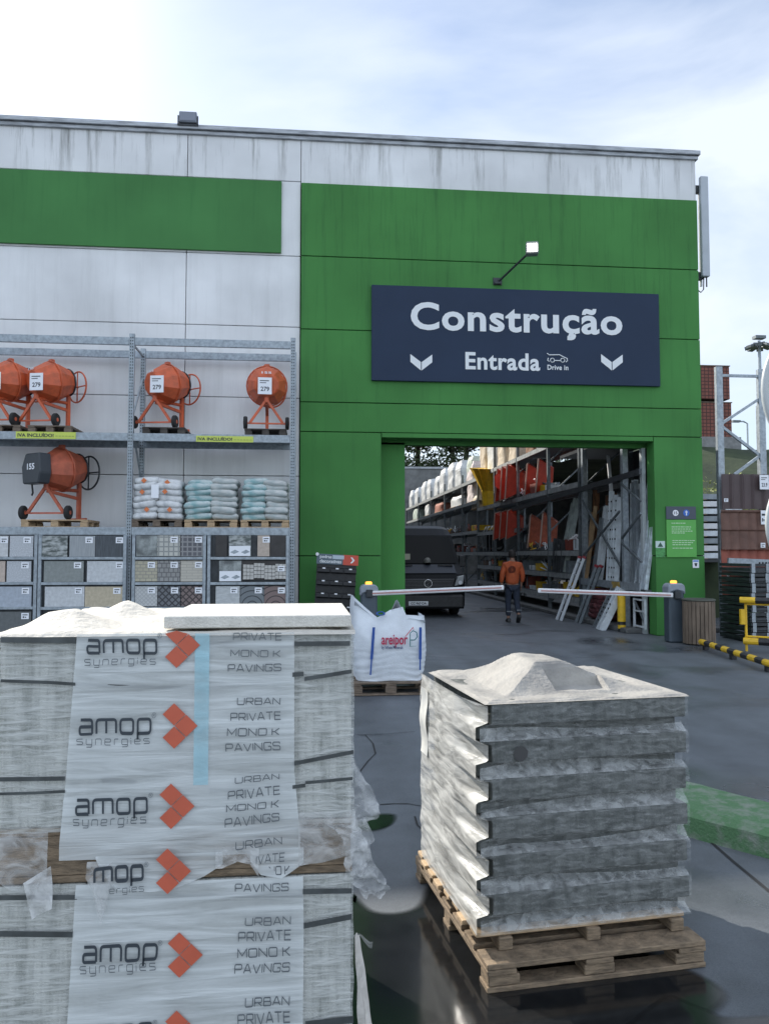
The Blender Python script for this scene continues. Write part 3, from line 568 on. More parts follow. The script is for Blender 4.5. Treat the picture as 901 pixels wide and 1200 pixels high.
# ---------------------------------------------------------------- concrete mixers
def make_mixer(label, m, cover=False, face='279', tw=R(30)):
    t = thing('concrete_mixer', label, 'mixer', (0, 0, 0), 0, 'orange concrete mixers on the rack')
    cz, tilt = .86, R(8)
    Mx = Matrix.Translation((0, 0, cz)) @ Matrix.Rotation(R(90) + tilt, 4, 'X')      # drum axis: local -z is towards the back, +z to -y
    prof = [(.0, .36), (.2, .355), (.235, .33), (.365, .06), (.372, .03), (.372, -.03), (.365, -.06), (.25, -.33), (.24, -.35)]
    d = MB().lathe([(max(r, .001), z) for r, z in prof], 10, Mx, R(18)).build('drum', m, t, bevel=0)
    MB().ring(.374, .014, 30, 6, Mx).build('drum_rim', m, t, smooth=True)
    MB().ring(.245, .016, 24, 6, Mx @ Matrix.Translation((0, 0, -.35))).build('drum_mouth', M['dark_metal'], t, smooth=True)
    MB().box(-.05, .05, -.03, .05, cz + .34, cz + .42).tube([(-.05, .0, cz + .40), (-.08, .02, cz + .30)], .02, 6).build('lifting_lug', m, t, bevel=.01)
    wm = Matrix.Translation((.06, .50, cz - .02)) @ Matrix.Rotation(R(90), 4, 'X')
    MB().ring(.29, .016, 32, 6, wm).tube([(.06, .50, cz - .31), (.06, .50, cz + .27)], .012, 6).tube([(-.23, .50, cz - .02), (.35, .50, cz - .02)], .012, 6).tube([(.06, .34, cz - .02), (.06, .52, cz - .02)], .022, 8).build('hand_wheel', m if not cover else M['dark_metal'], t, smooth=True)
    TW = Matrix.Translation((0, -.27, 0)) @ Matrix.Rotation(tw, 4, 'Z') @ Matrix.Translation((0, .27, 0))
    MB().tube([(0, -.27, cz - .12), (0, -.27, .50)], .045, 8).tube([(0, -.27, cz - .34), (0, .36, cz - .34)], .03, 8).build('front_post', m, t)
    for s_ in (-1, 1): MB().beam(TW @ Vector((0, -.27, .56)), TW @ Vector((s_ * .30, -.27, .12)), .045).build('leg', m, t)
    MB().beam(TW @ Vector((-.36, -.27, .11)), TW @ Vector((.36, -.27, .11)), .028).build('axle', m, t)
    MB().beam((0, .36, .0), (0, .36, cz - .0), .06).beam((-.2, .36, .02), (.2, .36, .02), .05).build('rear_post', m, t)
    MB().beam((0, -.25, .48), (0, .36, .38), .05).build('side_brace', m, t)
    for s_ in (-1, 1):
        w_ = MB().lathe([(.05, -.035), (.105, -.035), (.118, -.02), (.118, .02), (.105, .035), (.05, .035)], 20, TW @ Matrix.Translation((s_ * .38, -.27, .118)) @ Matrix.Rotation(R(90), 4, 'Y')).build('wheel', M['rubber'], t, smooth=False)
        MB().lathe([(.035, -.04), (.035, .04)], 12, TW @ Matrix.Translation((s_ * .38, -.27, .118)) @ Matrix.Rotation(R(90), 4, 'Y')).build('hub', m, w_)
    if cover:
        MB().prism([(-.22, cz - .28), (.20, cz - .28), (.25, cz - .1), (.22, cz + .22), (-.16, cz + .22), (-.26, cz)], -.56, -.34).build('motor_cover', mat('dark_grey_cover', (.035, .042, .05), .5), t, bevel=.02)
        q = MB(); text_box(q, '155', -.09, .11, cz - .05, cz + .05, -.566, .03); q.build('numerals', M['label_white'], t)
        MB().tube([(-.12, -.45, cz - .28), (-.12, -.43, cz - .42), (-.15, -.43, cz - .46)], .015, 6).build('cable', M['black'], t)
    else:
        g_ = price_tag(t, -.0, cz - .08, .25, .31, -.0, face); g_.location = (.17 if tw else -.03, -.37 if tw else -.42, 0); g_.rotation_euler.z = tw
        q = MB(); text_box(q, '155', -.09, .09, cz + .155, cz + .195, -.383, .02); q.build('numerals', M['label_white'], t)
    return t
mix_spots = [(12, 441, R(-42), 'orange concrete mixer cut off by the left edge of the picture'),
             (60, 441, R(-42), 'orange concrete mixer second from the left on the upper shelf, beside the cut off one'),
             (196, 446, R(-40), 'orange concrete mixer just right of the middle rack upright on the upper shelf'),
             (313, 450, R(2), 'orange concrete mixer facing straight out at the right end of the upper shelf')]
MY = 14.72; mx0 = None
pal_top = []
for i, (px, py, rz, lab) in enumerate(mix_spots):
    c_ = onY(px, py, MY); z = SH[0] + .145
    if mx0 is None: mx0 = make_mixer(lab, M['orange']); o = mx0; o.location = (c_.x, MY, z); o.rotation_euler.z = rz
    elif i == 3: o = make_mixer(lab, M['orange'], tw=0); o.location = (c_.x, MY, z); o.rotation_euler.z = rz
    else: o = dup(mx0, (c_.x, MY, z), rz, lab)
    pal_top.append((c_.x, z))
c_ = onY(72, 548, MY)
mE = make_mixer('dusty orange concrete mixer with a dark grey motor cover alone on the lower shelf', M['orange_dull'], True); mE.location = (c_.x, MY, SH[1] + .145); mE.rotation_euler.z = R(-38); mE.scale = (1.08,) * 3
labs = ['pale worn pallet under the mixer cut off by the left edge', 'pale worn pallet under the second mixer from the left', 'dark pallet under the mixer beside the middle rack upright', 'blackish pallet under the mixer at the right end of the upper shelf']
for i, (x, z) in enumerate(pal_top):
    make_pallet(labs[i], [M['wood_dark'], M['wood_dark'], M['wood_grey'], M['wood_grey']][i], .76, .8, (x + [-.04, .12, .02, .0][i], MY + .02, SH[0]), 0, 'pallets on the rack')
make_pallet('light brown pallet under the mixer with the grey motor cover', M['wood'], 1.15, .8, (c_.x + .02, MY + .02, SH[1]), 0, 'pallets on the rack')

# ---------------------------------------------------------------- sacks on pallets
def sack_bm(w, d, h, seed):
    def fn(u, v):
        a = 2 * math.pi * u; b = math.pi * (v - .5)
        sp = lambda c, e: math.copysign(abs(c) ** e, c)
        p = Vector((w / 2 * sp(math.cos(b), .32) * sp(math.cos(a), .34), d / 2 * sp(math.cos(b), .32) * sp(math.sin(a), .34), h / 2 * sp(math.sin(b), .8)))
        n_ = noise.noise_vector(p * 6 + Vector((seed * 9.1, 0, 0))) * .022 + noise.noise_vector(p * 16 + Vector((seed * 5.1, 3, 0))) * .010
        return p + n_
    return MB().grid(fn, 28, 14)
M['sack_white'] = mat('white_sack_paper', (.62, .63, .63), .6, col2=(.40, .42, .43), scale=9, lo=.3, hi=.55, bump=.3, bscale=30)
M['sack_teal'] = mat('teal_printed_sack', (.50, .56, .55), .55, col2=(.20, .36, .37), scale=5, lo=.38, hi=.62, stretch=(1, 1, 2.5), bump=.3, bscale=30)
M['sack_grey'] = mat('grey_printed_sack', (.50, .51, .49), .6, col2=(.30, .36, .36), scale=6, lo=.3, hi=.6, stretch=(1, 1, 2.5), bump=.3, bscale=30)
M['mark_orange'] = mat('orange_sack_print', (.62, .17, .05), .55)
WORDS = ['bottom', 'second', 'third', 'fourth', 'fifth', 'sixth', 'top']
stacks = [(160, 217, M['sack_white'], M['sack_white'], 'white sack with orange marks', 'left'), (221, 280, M['sack_teal'], M['sack_grey'], 'pale teal sack', 'middle'), (285, 339, M['sack_teal'], M['sack_grey'], 'pale teal sack', 'right')]
where = {'left': 'stack by the middle upright', 'middle': 'middle stack', 'right': 'stack nearest the green wall'}
for si, (p0, p1, mA, mB_, kind, pos) in enumerate(stacks):
    a = onY(p0, 605, 14.62).x; b_ = onY(p1, 605, 14.62).x; w_ = b_ - a; cx = (a + b_) / 2
    make_pallet('dark pallet under the %s of sacks' % where[pos], [M['wood_dark'], M['wood'], M['wood'], ][si], w_ + .02, .9, (cx, 14.66, SH[1]), 0, 'pallets under the sacks')
    z = SH[1] + .145; n = 7; h = .107
    meshes = [[sack_bm(w_ / 2 + .03, .5, h * 1.28, si * 10 + k * 3 + q).mesh('sack', mA if q == 0 else mB_, smooth=True) for k in range(3)] for q in range(2)]
    for k in range(n):
        for q in range(2):
            for r_ in range(2):
                if r_ == 1 and k < n - 1: continue            # only the top layer of the rear row can be seen
                o = bpy.data.objects.new('sack', meshes[q][(k + q) % 3]); COL.objects.link(o)
                off = .03 * math.sin(k * 2.1 + q + si)
                o.location = (cx + (q - .5) * w_ / 2 * (1 - .02 * k) + off * .5, 14.47 + off + r_ * .46, z + h * .55 + k * h - (.03 if (q + si) % 2 and k == n - 1 else 0))
                o.rotation_euler = (random.uniform(-.05, .05), random.uniform(-.06, .06) + (q - .5) * .12, random.uniform(-.06, .06))
                side = ('left', 'right')[q]
                lab = '%s, %s layer, %s side, %s' % (kind, WORDS[k], side, where[pos])
                if r_: lab = '%s, rear of top layer, %s side, %s' % (kind, side, where[pos])
                tag(o, lab, 'sack', 'sacks stacked on the rack')
                if si == 0 and r_ == 0 and k in (1, 4, 6):
                    m_ = MB(); s_ = .05
                    m_.add([(-s_, 0, 0), (0, 0, -s_), (s_, 0, 0), (0, 0, s_)], [(0, 1, 2, 3)])
                    m_.build('orange_mark', M['mark_orange'], o, loc=(-.02 + .05 * math.sin(k), -.282, 0))
    if si == 0:
        s_ = MB().box(-.065, .065, -.004, 0, -.12, .12); o = s_.build('price_sheet', M['label_white'], None, loc=(cx - .02, 14.16, z + .5)); tag(o, 'white price sheet hung on the front of the stack of white sacks', 'sheet')

# ================================================================ TILE SAMPLE DISPLAYS UNDER THE RACK
TY = 14.1
tm = {}
def solid_t(n, c, v=.12, s=18): return mat(n, c, .7, var=v, scale=s)
def arcs(name, c, line):
    m = mat(name, c, .8); n, l, b = N(m); tc = n.new('ShaderNodeTexCoord')
    wv = n.new('ShaderNodeTexWave'); wv.wave_type = 'RINGS'; wv.rings_direction = 'SPHERICAL'; wv.inputs['Scale'].default_value = 3.4; l.new(tc.outputs['Object'], wv.inputs[0])
    r = n.new('ShaderNodeValToRGB'); r.color_ramp.elements[0].position = .05; r.color_ramp.elements[1].position = .14; r.color_ramp.elements[0].color = (*line, 1); r.color_ramp.elements[1].color = (*c, 1)
    l.new(wv.outputs['Fac'], r.inputs[0]); l.new(r.outputs[0], b.inputs['Base Color']); return m
T = dict(
    speck=mat('speckled_tile', (.44, .46, .48), .7, var=.22, scale=60), pale=solid_t('pale_tile', (.52, .53, .53)), pinkish=solid_t('pinkish_tile', (.48, .40, .34)), bluegrey=solid_t('blue_grey_tile', (.36, .40, .45)),
    darkgrey=solid_t('dark_grey_tile', (.12, .13, .13)), grain=mat('grained_grey_tile', (.30, .32, .33), .7, var=.12, scale=5, stretch=(14, 1, 1)), charcoal=mat('charcoal_tile', (.065, .075, .085), .6, var=.25, scale=5, stretch=(10, 1, 1)),
    green=solid_t('grey_green_tile', (.23, .25, .24)), beige=solid_t('beige_tile', (.46, .40, .29)), light=solid_t('light_tile', (.50, .52, .53)),
    grid=brickmat('cream_grid_tile', (.50, .50, .45), (.46, .46, .42), (.26, .27, .26), 1, .085, .085, .012, off=0), dgrid=brickmat('dark_grid_tile', (.13, .13, .14), (.10, .10, .11), (.26, .26, .26), 1, .085, .085, .012, off=0),
    bb=brickmat('beige_brick_tile', (.45, .42, .31), (.40, .37, .28), (.28, .27, .23), 1, .1, .06, .008), gb=brickmat('grey_brick_tile', (.30, .30, .29), (.26, .26, .25), (.15, .15, .15), 1, .08, .08, .010), lb=brickmat('light_brick_tile', (.50, .47, .40), (.45, .43, .37), (.36, .34, .30), 1, .2, .05, .006),
    wd=brickmat('white_diagonal_tile', (.50, .51, .50), (.46, .47, .46), (.36, .37, .37), 1, .05, .05, .006, rot=R(45), off=0), dd=brickmat('dark_diagonal_tile', (.17, .18, .19), (.14, .15, .16), (.05, .05, .055), 1, .08, .08, .012, rot=R(45), off=0), rd=brickmat('brown_diagonal_tile', (.22, .17, .16), (.19, .15, .14), (.06, .05, .05), 1, .08, .08, .012, rot=R(45), off=0),
    wave=mat('wavy_white_tile', (.50, .52, .52), .7, col2=(.40, .42, .42), scale=4, stretch=(2, 1, 9), lo=.4, hi=.6), arcd=arcs('dark_arc_tile', (.17, .19, .20), (.05, .055, .06)), arcb=arcs('brown_arc_tile', (.20, .15, .14), (.06, .05, .05)),
    black=mat('dark_board', (.045, .042, .04), .7, var=.2), pict=mat('photo_print', (.40, .42, .41), .4, col2=(.07, .085, .08), scale=5, stretch=(1, 1, 3), lo=.42, hi=.58, detail=8), pict2=mat('photo_print', (.34, .37, .36), .4, col2=(.10, .11, .11), scale=4, lo=.4, hi=.6, detail=8), sample=solid_t('tan_tile', (.44, .37, .31)))
tiles = [
 # x0,x1,row,kind,label,tag
 (-6, 9.5, 0, 'pale', 'pale plain tile sample at the left edge, top row', 1), (12, 39, 0, 'speck', 'speckled grey tile sample, top row, left of the metal post', 1),
 (-6, 6, 1, 'pinkish', 'pinkish tile sample at the left edge, middle row', 0), (8.5, 36.5, 1, 'speck', 'speckled grey tile sample, middle row, left of the metal post', 1),
 (-6, 37, 2, 'bluegrey', 'wide blue grey slab sample at the left edge, third row', 1), (-6, 36.5, 3, 'darkgrey', 'dark grey slab sample at the left edge, lowest row in view', 1),
 (49.5, 79, 0, 'pict', 'photo of patterned paving at the left end of a top row', 0), (82, 111.5, 0, 'grain', 'grey wood grained tile sample in the top row', 1), (112.5, 147, 0, 'charcoal', 'charcoal tile sample in the top row beside the rack upright', 1),
 (52, 98, 1, 'green', 'grey green slab sample in the middle row', 1), (102.5, 147, 1, 'light', 'light slab sample in the middle row beside the rack upright', 1),
 (53, 99, 2, 'light', 'light slab sample in the third row left of the beige one', 1), (100, 144, 2, 'beige', 'plain beige slab sample in the third row', 1),
 (160, 184.3, 0, 'pict2', 'photo of a house drive right of the rack upright, top row', 0), (185, 211, 0, 'grid', 'cream paver sample with a square grid, top row', 1), (212, 239.5, 0, 'dgrid', 'dark paver sample with a square grid, top row', 1),
 (158.5, 184.3, 1, 'bb', 'yellowish paver sample with small brick joints, second row', 1), (185, 211, 1, 'gb', 'grey paver sample with small block joints, second row', 1), (212, 239.5, 1, 'lb', 'cream ledge stone sample, second row', 1),
 (158.5, 184.3, 2, 'wd', 'white paver sample with a diagonal pattern, third row', 1), (185, 211.5, 2, 'dd', 'dark grey paver sample with a diagonal grid, third row', 1), (212.5, 239.5, 2, 'rd', 'brown paver sample with a diagonal grid, third row', 1),
 (157, 182, 3, 'pale', 'pale tile sample barely showing behind the slab stack, leftmost', 0), (186, 210, 3, 'dgrid', 'dark tile sample barely showing behind the slab stack', 0), (212, 238, 3, 'pinkish', 'pinkish tile sample barely showing behind the slab stack', 0),
 (253, 266, 0, 'black', 'narrow dark board at the left end of the top row by the green wall', 0), (268.5, 294, 0, 'pict', 'photo with two pavers below it, top row by the green wall', 2), (302, 316, 0, 'sample', 'narrow tan tile sample between dark boards', 1), (317, 337.5, 0, 'black', 'dark empty board at the right end of the top row', 0),
 (257, 283, 1, 'pict2', 'photo with paver drawings below it, second row by the green wall', 2),
 (253, 281, 2, 'wave', 'white wavy tile sample by the green wall', 1), (282, 309.5, 2, 'arcd', 'dark grey tile sample with curved joints', 1), (310, 336.5, 2, 'arcb', 'brown tile sample with curved joints', 1)]
rows = [(628, 652.5), (657.5, 682), (687.5, 711), (717, 742)]
yoff = lambda px: .012 * (px - 100) * 0
for (a, b_, r_, k, lab, tg) in tiles:
    y0, y1 = rows[r_]
    if a > 150: y0 -= .5; y1 -= 0.5
    p0 = onY(a, y0, TY); p1 = onY(b_, y1, TY)
    t = thing('tile_sample' if 'pict' not in k else 'photo_panel', lab, 'tile sample' if 'pict' not in k else 'photo', ((p0.x + p1.x) / 2, TY, p1.z))
    w_, h_ = p1.x - p0.x, p0.z - p1.z
    MB().box(-w_ / 2, w_ / 2, 0, .03, 0, h_).build('tile' if 'pict' not in k else 'print', T[k], t, bevel=.004)
    if tg == 1: price_tag(t, w_ / 2 - min(.1, w_ * .28), h_ - .075, .125, .105, -.002)
    if tg == 2:
        MB().box(-w_ / 2 + .008, w_ / 2 - .008, -.004, -.001, .008, h_ * .5).build('caption_panel', M['label_white'], t)
        q = MB(); [q.add([(cx - .08, -.006, h_ * .2), (cx - .01, -.006, h_ * .12), (cx + .08, -.006, h_ * .22), (cx + .01, -.006, h_ * .32)], [(0, 1, 2, 3)]) for cx in (-.09, .1)]; q.build('paver_picture', M['steel'], t)
# mosaic of small light pavers
p0 = onY(285, 658.5, TY); p1 = onY(337, 679, TY)
t = thing('mosaic_sample', 'loose sheet of small light square pavers beside a photo, second row', 'tile sample', (p0.x, TY, p1.z))
q = MB(); s_ = (p0.z - p1.z) / 4.6
for i in range(12):
    for j in range(4):
        jj = j - (i // 3) * .0 - .10 * i / 3 + (.45 if (i // 3) % 2 else 0)
        x = i * s_ * .93
        if x + s_ < (p1.x - p0.x): q.box(x + .004, x + s_ * .9, -.02, .01, max(0, jj) * s_ + .004, max(0, jj) * s_ + s_ * .93)
q.build('small_pavers', T['grid'] if False else solid_t('light_paver', (.46, .45, .42)), t)
MB().box(-.02, p1.x - p0.x + .02, .015, .03, -.01, p0.z - p1.z + .02).build('backing_board', T['black'], t)
price_tag(t, (p1.x - p0.x) * .86, (p0.z - p1.z) * .62, .12, .1, -.024)
# display frames
for (xa, xb, lab) in ((-75, 45, 'grey metal tile display frame at the left edge of the rack'), (46, 149, 'grey metal tile display frame left of the middle rack upright'), (155.5, 242, 'grey metal tile display frame right of the middle rack upright'), (243.5, 339, 'grey metal tile display frame next to the green wall')):
    a = onY(xa, 628, TY).x; b_ = onY(xb, 628, TY).x
    t = thing('tile_display', lab, 'display', (a, TY, 0)); w_ = b_ - a; H_ = 2.0
    for x in (0, w_ - .055): MB().box(x, x + .055, -.02, .32, 0, H_).build('post', M['steel_dark'] if False else M['steel'], t, bevel=.005)
    MB().box(.056, w_ - .056, .05, .07, 0, H_).build('back_panel', M['dark_metal'], t)
    for (y0, y1) in rows:
        z = onY((xa + xb) / 2, y1, TY).z
        MB().box(.056, w_ - .056, -.025, .048, z - .05, z - .003).build('ledge', M['steel'], t, bevel=.004)

# ---------------------------------------------------------------- decorative stone stand
SY2 = 14.75
p0 = onY(366.5, 648.5, SY2); p1 = onY(414, 706, SY2)
st = thing('stone_sample_stand', 'black stand of stone sample pockets with grey and red header at the green wall', 'stand', (p0.x, SY2, 0), R(-3))
st.rotation_euler.y = R(3)
w_ = onY(414, 660, SY2).x - p0.x; zt = p0.z; hh = (709 - 648.5) * SY2 / F
MB().box(0, w_ - .02, 0, .06, .02, zt - .19).build('back_board', M['black'], st)
MB().box(-.01, w_ + .01, -.02, .04, zt - .19, zt).build('header', mat('slate_header', (.10, .14, .17), .45), st, bevel=.004)
MB().box(w_ * .64, w_ + .012, -.0235, -.0205, zt - .19, zt).build('red_panel', mat('header_red', (.50, .07, .04), .45), st)
q = MB(); text_box(q, 'pedras', w_ * .07, w_ * .36, zt - .095, zt - .02, -.0265, .02); text_box(q, 'decorativas', w_ * .07, w_ * .60, zt - .165, zt - .10, -.0265, .02); q.build('lettering', M['sign_white'], st)
MB().box(w_ * .38, w_ * .66, -.0265, -.024, zt - .085, zt - .015).build('pale_sticker', mat('pale_blue_sticker', (.42, .5, .56), .5), st)
q = MB(); X = w_ * .86; Z = zt - .095; k = .055
q.add([(X - .03, -.0265, Z + k), (X + .005, -.0265, Z + k), (X + .05, -.0265, Z), (X + .005, -.0265, Z - k), (X - .03, -.0265, Z - k), (X + .01, -.0265, Z)], [(0, 5, 2, 1), (5, 4, 3, 2)]); q.build('arrow_mark', M['sign_white'], st)
q = disc(MB(), .0, zt - .01, .03, -.028).build('round_sticker', M['label_white'], st)
for r_ in range(6):
    for c in range(3):
        x = w_ * (.03 + c * .325); z = zt - .36 - r_ * .235
        if z < .03: continue
        pk = MB().prism([(-.10, z + .11), (.0, z), (0, z + .02), (-.08, z + .11)], x, x + w_ * .3, 'x').box(x, x + w_ * .3, -.1, -.09, z + .03, z + .10).build('pocket', M['black'], st)
        MB().box(x + w_ * .12, x + w_ * .19, -.104, -.1015, z + .085, z + .108).build('price_tag', M['label_white'], pk)
# ================================================================ FOREGROUND LEFT: two wrapped slab pallets, one on the other
LY = 2.36
M['slab'] = mat('pale_concrete_slab', (.58, .59, .55), .9, col2=(.22, .235, .21), scale=5, lo=.30, hi=.58, stretch=(4.5, 1, 1.1), bump=.5, bscale=110, detail=12)
def fine_lines(m, scale, dark):
    n, l, b = N(m); old = b.inputs['Base Color'].links[0].from_socket
    tc = n.new('ShaderNodeTexCoord'); wv = n.new('ShaderNodeTexWave'); wv.bands_direction = 'X'; wv.inputs['Scale'].default_value = scale; wv.inputs['Distortion'].default_value = 1.2; wv.inputs['Detail'].default_value = 3; wv.inputs['Detail Scale'].default_value = 2; l.new(tc.outputs['Object'], wv.inputs[0])
    r = n.new('ShaderNodeMapRange'); r.inputs['From Min'].default_value = .0; r.inputs['From Max'].default_value = .22; r.inputs['To Min'].default_value = dark; r.inputs['To Max'].default_value = 1; l.new(wv.outputs['Fac'], r.inputs[0])
    mu = n.new('ShaderNodeVectorMath'); mu.operation = 'SCALE'; l.new(old, mu.inputs[0]); l.new(r.outputs[0], mu.inputs['Scale']); l.new(mu.outputs[0], b.inputs['Base Color'])
fine_lines(M['slab'], 13.5, .84)
M['slab_top'] = mat('bright_concrete_slab', (.60, .58, .52), .9, var=.1, scale=30, bump=.35, bscale=160)
M['strap'] = mat('dark_strap', (.055, .062, .062), .45, var=.3, scale=14)
M['film_clear'] = film('clear_stretch_film', (.68, .70, .67), .14, .62, .22, (1.6, 1.3, 11), 6.5, .8, .36, .68)
M['film_band'] = film('milky_printed_film', (.65, .685, .68), .40, .82, .3, (.8, .8, 10), 3.0, .5, .32, .62)
M['film_ink'] = mat('dark_film_print', (.035, .045, .055), .45)
M['film_grey_ink'] = mat('grey_film_print', (.11, .125, .135), .45)
M['film_red'] = mat('orange_red_film_print', (.50, .105, .055), .45, var=.08, scale=10)
M['film_flap'] = film('loose_clear_film', (.62, .63, .62), .12, .62, .18, (4, 4, 6), 4, .9, .34, .66)
M['film_milk'] = film('crumpled_film', (.66, .67, .66), .30, .85, .25, (5, 5, 5), 5, .9, .3, .65)
M['sheet_white'] = mat('dusty_white_sheet', (.52, .49, .43), .8, var=.1, scale=9, bump=.4, bscale=40)
LX0, LX1 = -.885, .130
def L2(px, py): p = onY(px, py, LY); return p
def wrinkle(x, z): return .0035 * noise.noise(Vector((x * 3.2, 0, z * 20))) + .0035 * noise.noise(Vector((x * 1.1 + 9, 0, z * 7)))
def ripple(p):                                  # print follows the creases of the film
    return Vector((p.x + .002 * noise.noise(Vector((p.x * 4, 5, p.z * 22))), p.y, p.z + .0035 * noise.noise(Vector((p.x * 9, 1, p.z * 25)))))
def slab_pallet(name, label, z0, z1, seed, depth=1.0):
    rnd = random.Random(seed)
    t = thing(name, label, 'wrapped slabs', ((LX0 + LX1) / 2, LY, z0), 0, 'wrapped slab pallets stacked in front')
    hw = (LX1 - LX0) / 2; H_ = z1 - z0
    n = 4; mb = MB(); w_ = 2 * hw / n                      # slabs standing on edge, in two tiers
    tiers = [0, H_]
    for j in range(len(tiers) - 1):
        for k in range(n):
            dy = rnd.uniform(0, .006)
            mb.box(-hw + k * w_ + .0005, -hw + (k + 1) * w_ - .0005, .012 + dy * .4, depth, tiers[j] + .002, tiers[j + 1] - .002)
    mb.build('slabs', M['slab'], t, bevel=.003)
    return t, hw, H_
Z0, ZM0, ZM1, ZT = .144, onY(200, 1033, 2.36).z, onY(200, 967, 2.36).z, 1.462
up_t, hw, HU = slab_pallet('wrapped_slab_pallet', 'upper pallet load of pale slabs in printed white film, left foreground', ZM1, ZT, 1)
lo_t, _, HL = slab_pallet('wrapped_slab_pallet', 'lower pallet load of pale slabs in printed white film, left foreground', Z0, ZM0, 2)
def film_sheet(parent, name, m, x0, x1, z0, z1, y, nu=60, nv=60, amp=1.0, edge=None):
    def fn(u, v):
        z = z0 + (z1 - z0) * v; xa, xb = (x0(z), x1(z)) if callable(x0) else (x0, x1); x = xa + (xb - xa) * u
        return Vector((x, y + amp * wrinkle(x, z), z))
    return MB().grid(fn, nu, nv).build(name, m, parent, smooth=True)
cx = (LX0 + LX1) / 2
def lx(px, py): return L2(px, py).x - cx
for t, base, H_, pts in ((up_t, ZM1, HU, [(740, 92, 345), (905, 79, 345), (985, 71, 352)]), (lo_t, Z0, HL, [(1010, 92, 355), (1100, 86, 356), (1200, 80, 355), (1320, 76, 353)])):
    # clear film round front and both sides
    def wrap(u, v, H_=H_):
        z = -.01 + (H_ + .012) * v; P = [(-hw - .006, 1.0), (-hw - .006, .0), (hw + .006, .0), (hw + .006, 1.0)]
        s_ = u * 3; i = min(int(s_), 2); f = s_ - i; a, b_ = Vector(P[i]), Vector(P[i + 1]); q = a.lerp(b_, f)
        k = wrinkle(q.x + q.y, z + base)
        return Vector((q.x + (k if i != 1 else 0) * (1 if i == 2 else -1), q.y + (k if i == 1 else 0), z))
    MB().grid(wrap, 120, 48).build('clear_film', M['film_clear'], t, smooth=True)
    zs = [(L2(200, y).z - base, lx(a, y), lx(b_, y)) for y, a, b_ in pts]
    def ed(k):
        def f(z):
            if z >= zs[0][0]: return zs[0][k]
            for (za, *A), (zb, *B) in zip(zs, zs[1:]):
                if z >= zb: return A[k - 1] + (B[k - 1] - A[k - 1]) * (za - z) / (za - zb)
            return zs[-1][k]
        return f
    if t is up_t: zlo, zhi = L2(0, 1010).z - base, H_ + .001
    else: zlo, zhi = .0, H_ + .004
    film_sheet(t, 'printed_film', M['film_band'], ed(1), ed(2), zlo, zhi, -.010, 70, 70)
# light blue stripe down the printed film, and the straps
tb = mat('pale_blue_stripe', (.38, .60, .66), .4)
film_sheet(up_t, 'blue_stripe', film('pale_blue_film', (.40, .66, .74), .45, .75, .3, (2, 2, 6)), lx(229, 800), lx(246, 800), L2(0, 925).z - ZM1, HU, -.0135, 4, 40)
def strap(parent, base, pts, h=.022, y=-.004):
    mb = MB(); P = [L2(*p) for p in pts]
    for a, b_ in zip(P, P[1:]):
        x0, x1 = a.x - cx, b_.x - cx; za, zb = a.z - base, b_.z - base
        mb.add([(x0, y, za - h / 2), (x1, y, zb - h / 2), (x1, y, zb + h / 2), (x0, y, za + h / 2)], [(0, 1, 2, 3)])
    mb.build('strap', M['strap'], parent)
strap(up_t, ZM1, [(3, 749), (90, 750)], .017, -.0115); strap(up_t, ZM1, [(90, 751), (240, 754), (345, 756)], .016, -.007); strap(up_t, ZM1, [(345, 754), (410, 753.5)], .014, -.0115)
strap(up_t, ZM1, [(3, 797), (60, 799), (90, 801)], .009, -.0112); strap(up_t, ZM1, [(90, 801), (120, 803), (225, 806), (310, 800)], .009, -.0076); strap(up_t, ZM1, [(246, 799), (300, 798)], .014, -.0072); strap(up_t, ZM1, [(343, 790), (356, 789)], .013, -.0115); strap(up_t, ZM1, [(357, 795), (412, 786)], .012, -.0115)
strap(up_t, ZM1, [(0, 912), (78, 911)], .012, -.0115); strap(up_t, ZM1, [(0, 929), (40, 928), (78, 926)], .008, -.0115); strap(up_t, ZM1, [(120, 913), (160, 916)], .014, -.0072); strap(up_t, ZM1, [(246, 926), (300, 920)], .015, -.0072)
strap(up_t, ZM1, [(343, 894), (414, 880)], .012, -.0115); strap(up_t, ZM1, [(343, 921), (358, 919)], .011, -.0115); strap(up_t, ZM1, [(358, 916), (413, 911)], .009, -.0115)
strap(lo_t, Z0, [(0, 1050), (92, 1049.5)], .014, -.0115); strap(lo_t, Z0, [(355, 1043), (412, 1042)], .015, -.0115); strap(lo_t, Z0, [(0, 1092), (87, 1093)], .016, -.0115); strap(lo_t, Z0, [(356, 1083), (412, 1072)], .016, -.0115); strap(lo_t, Z0, [(358, 1198), (414, 1192)], .02, -.0115)
strap(lo_t, Z0, [(92, 1051), (355, 1048)], .012, -.0075)
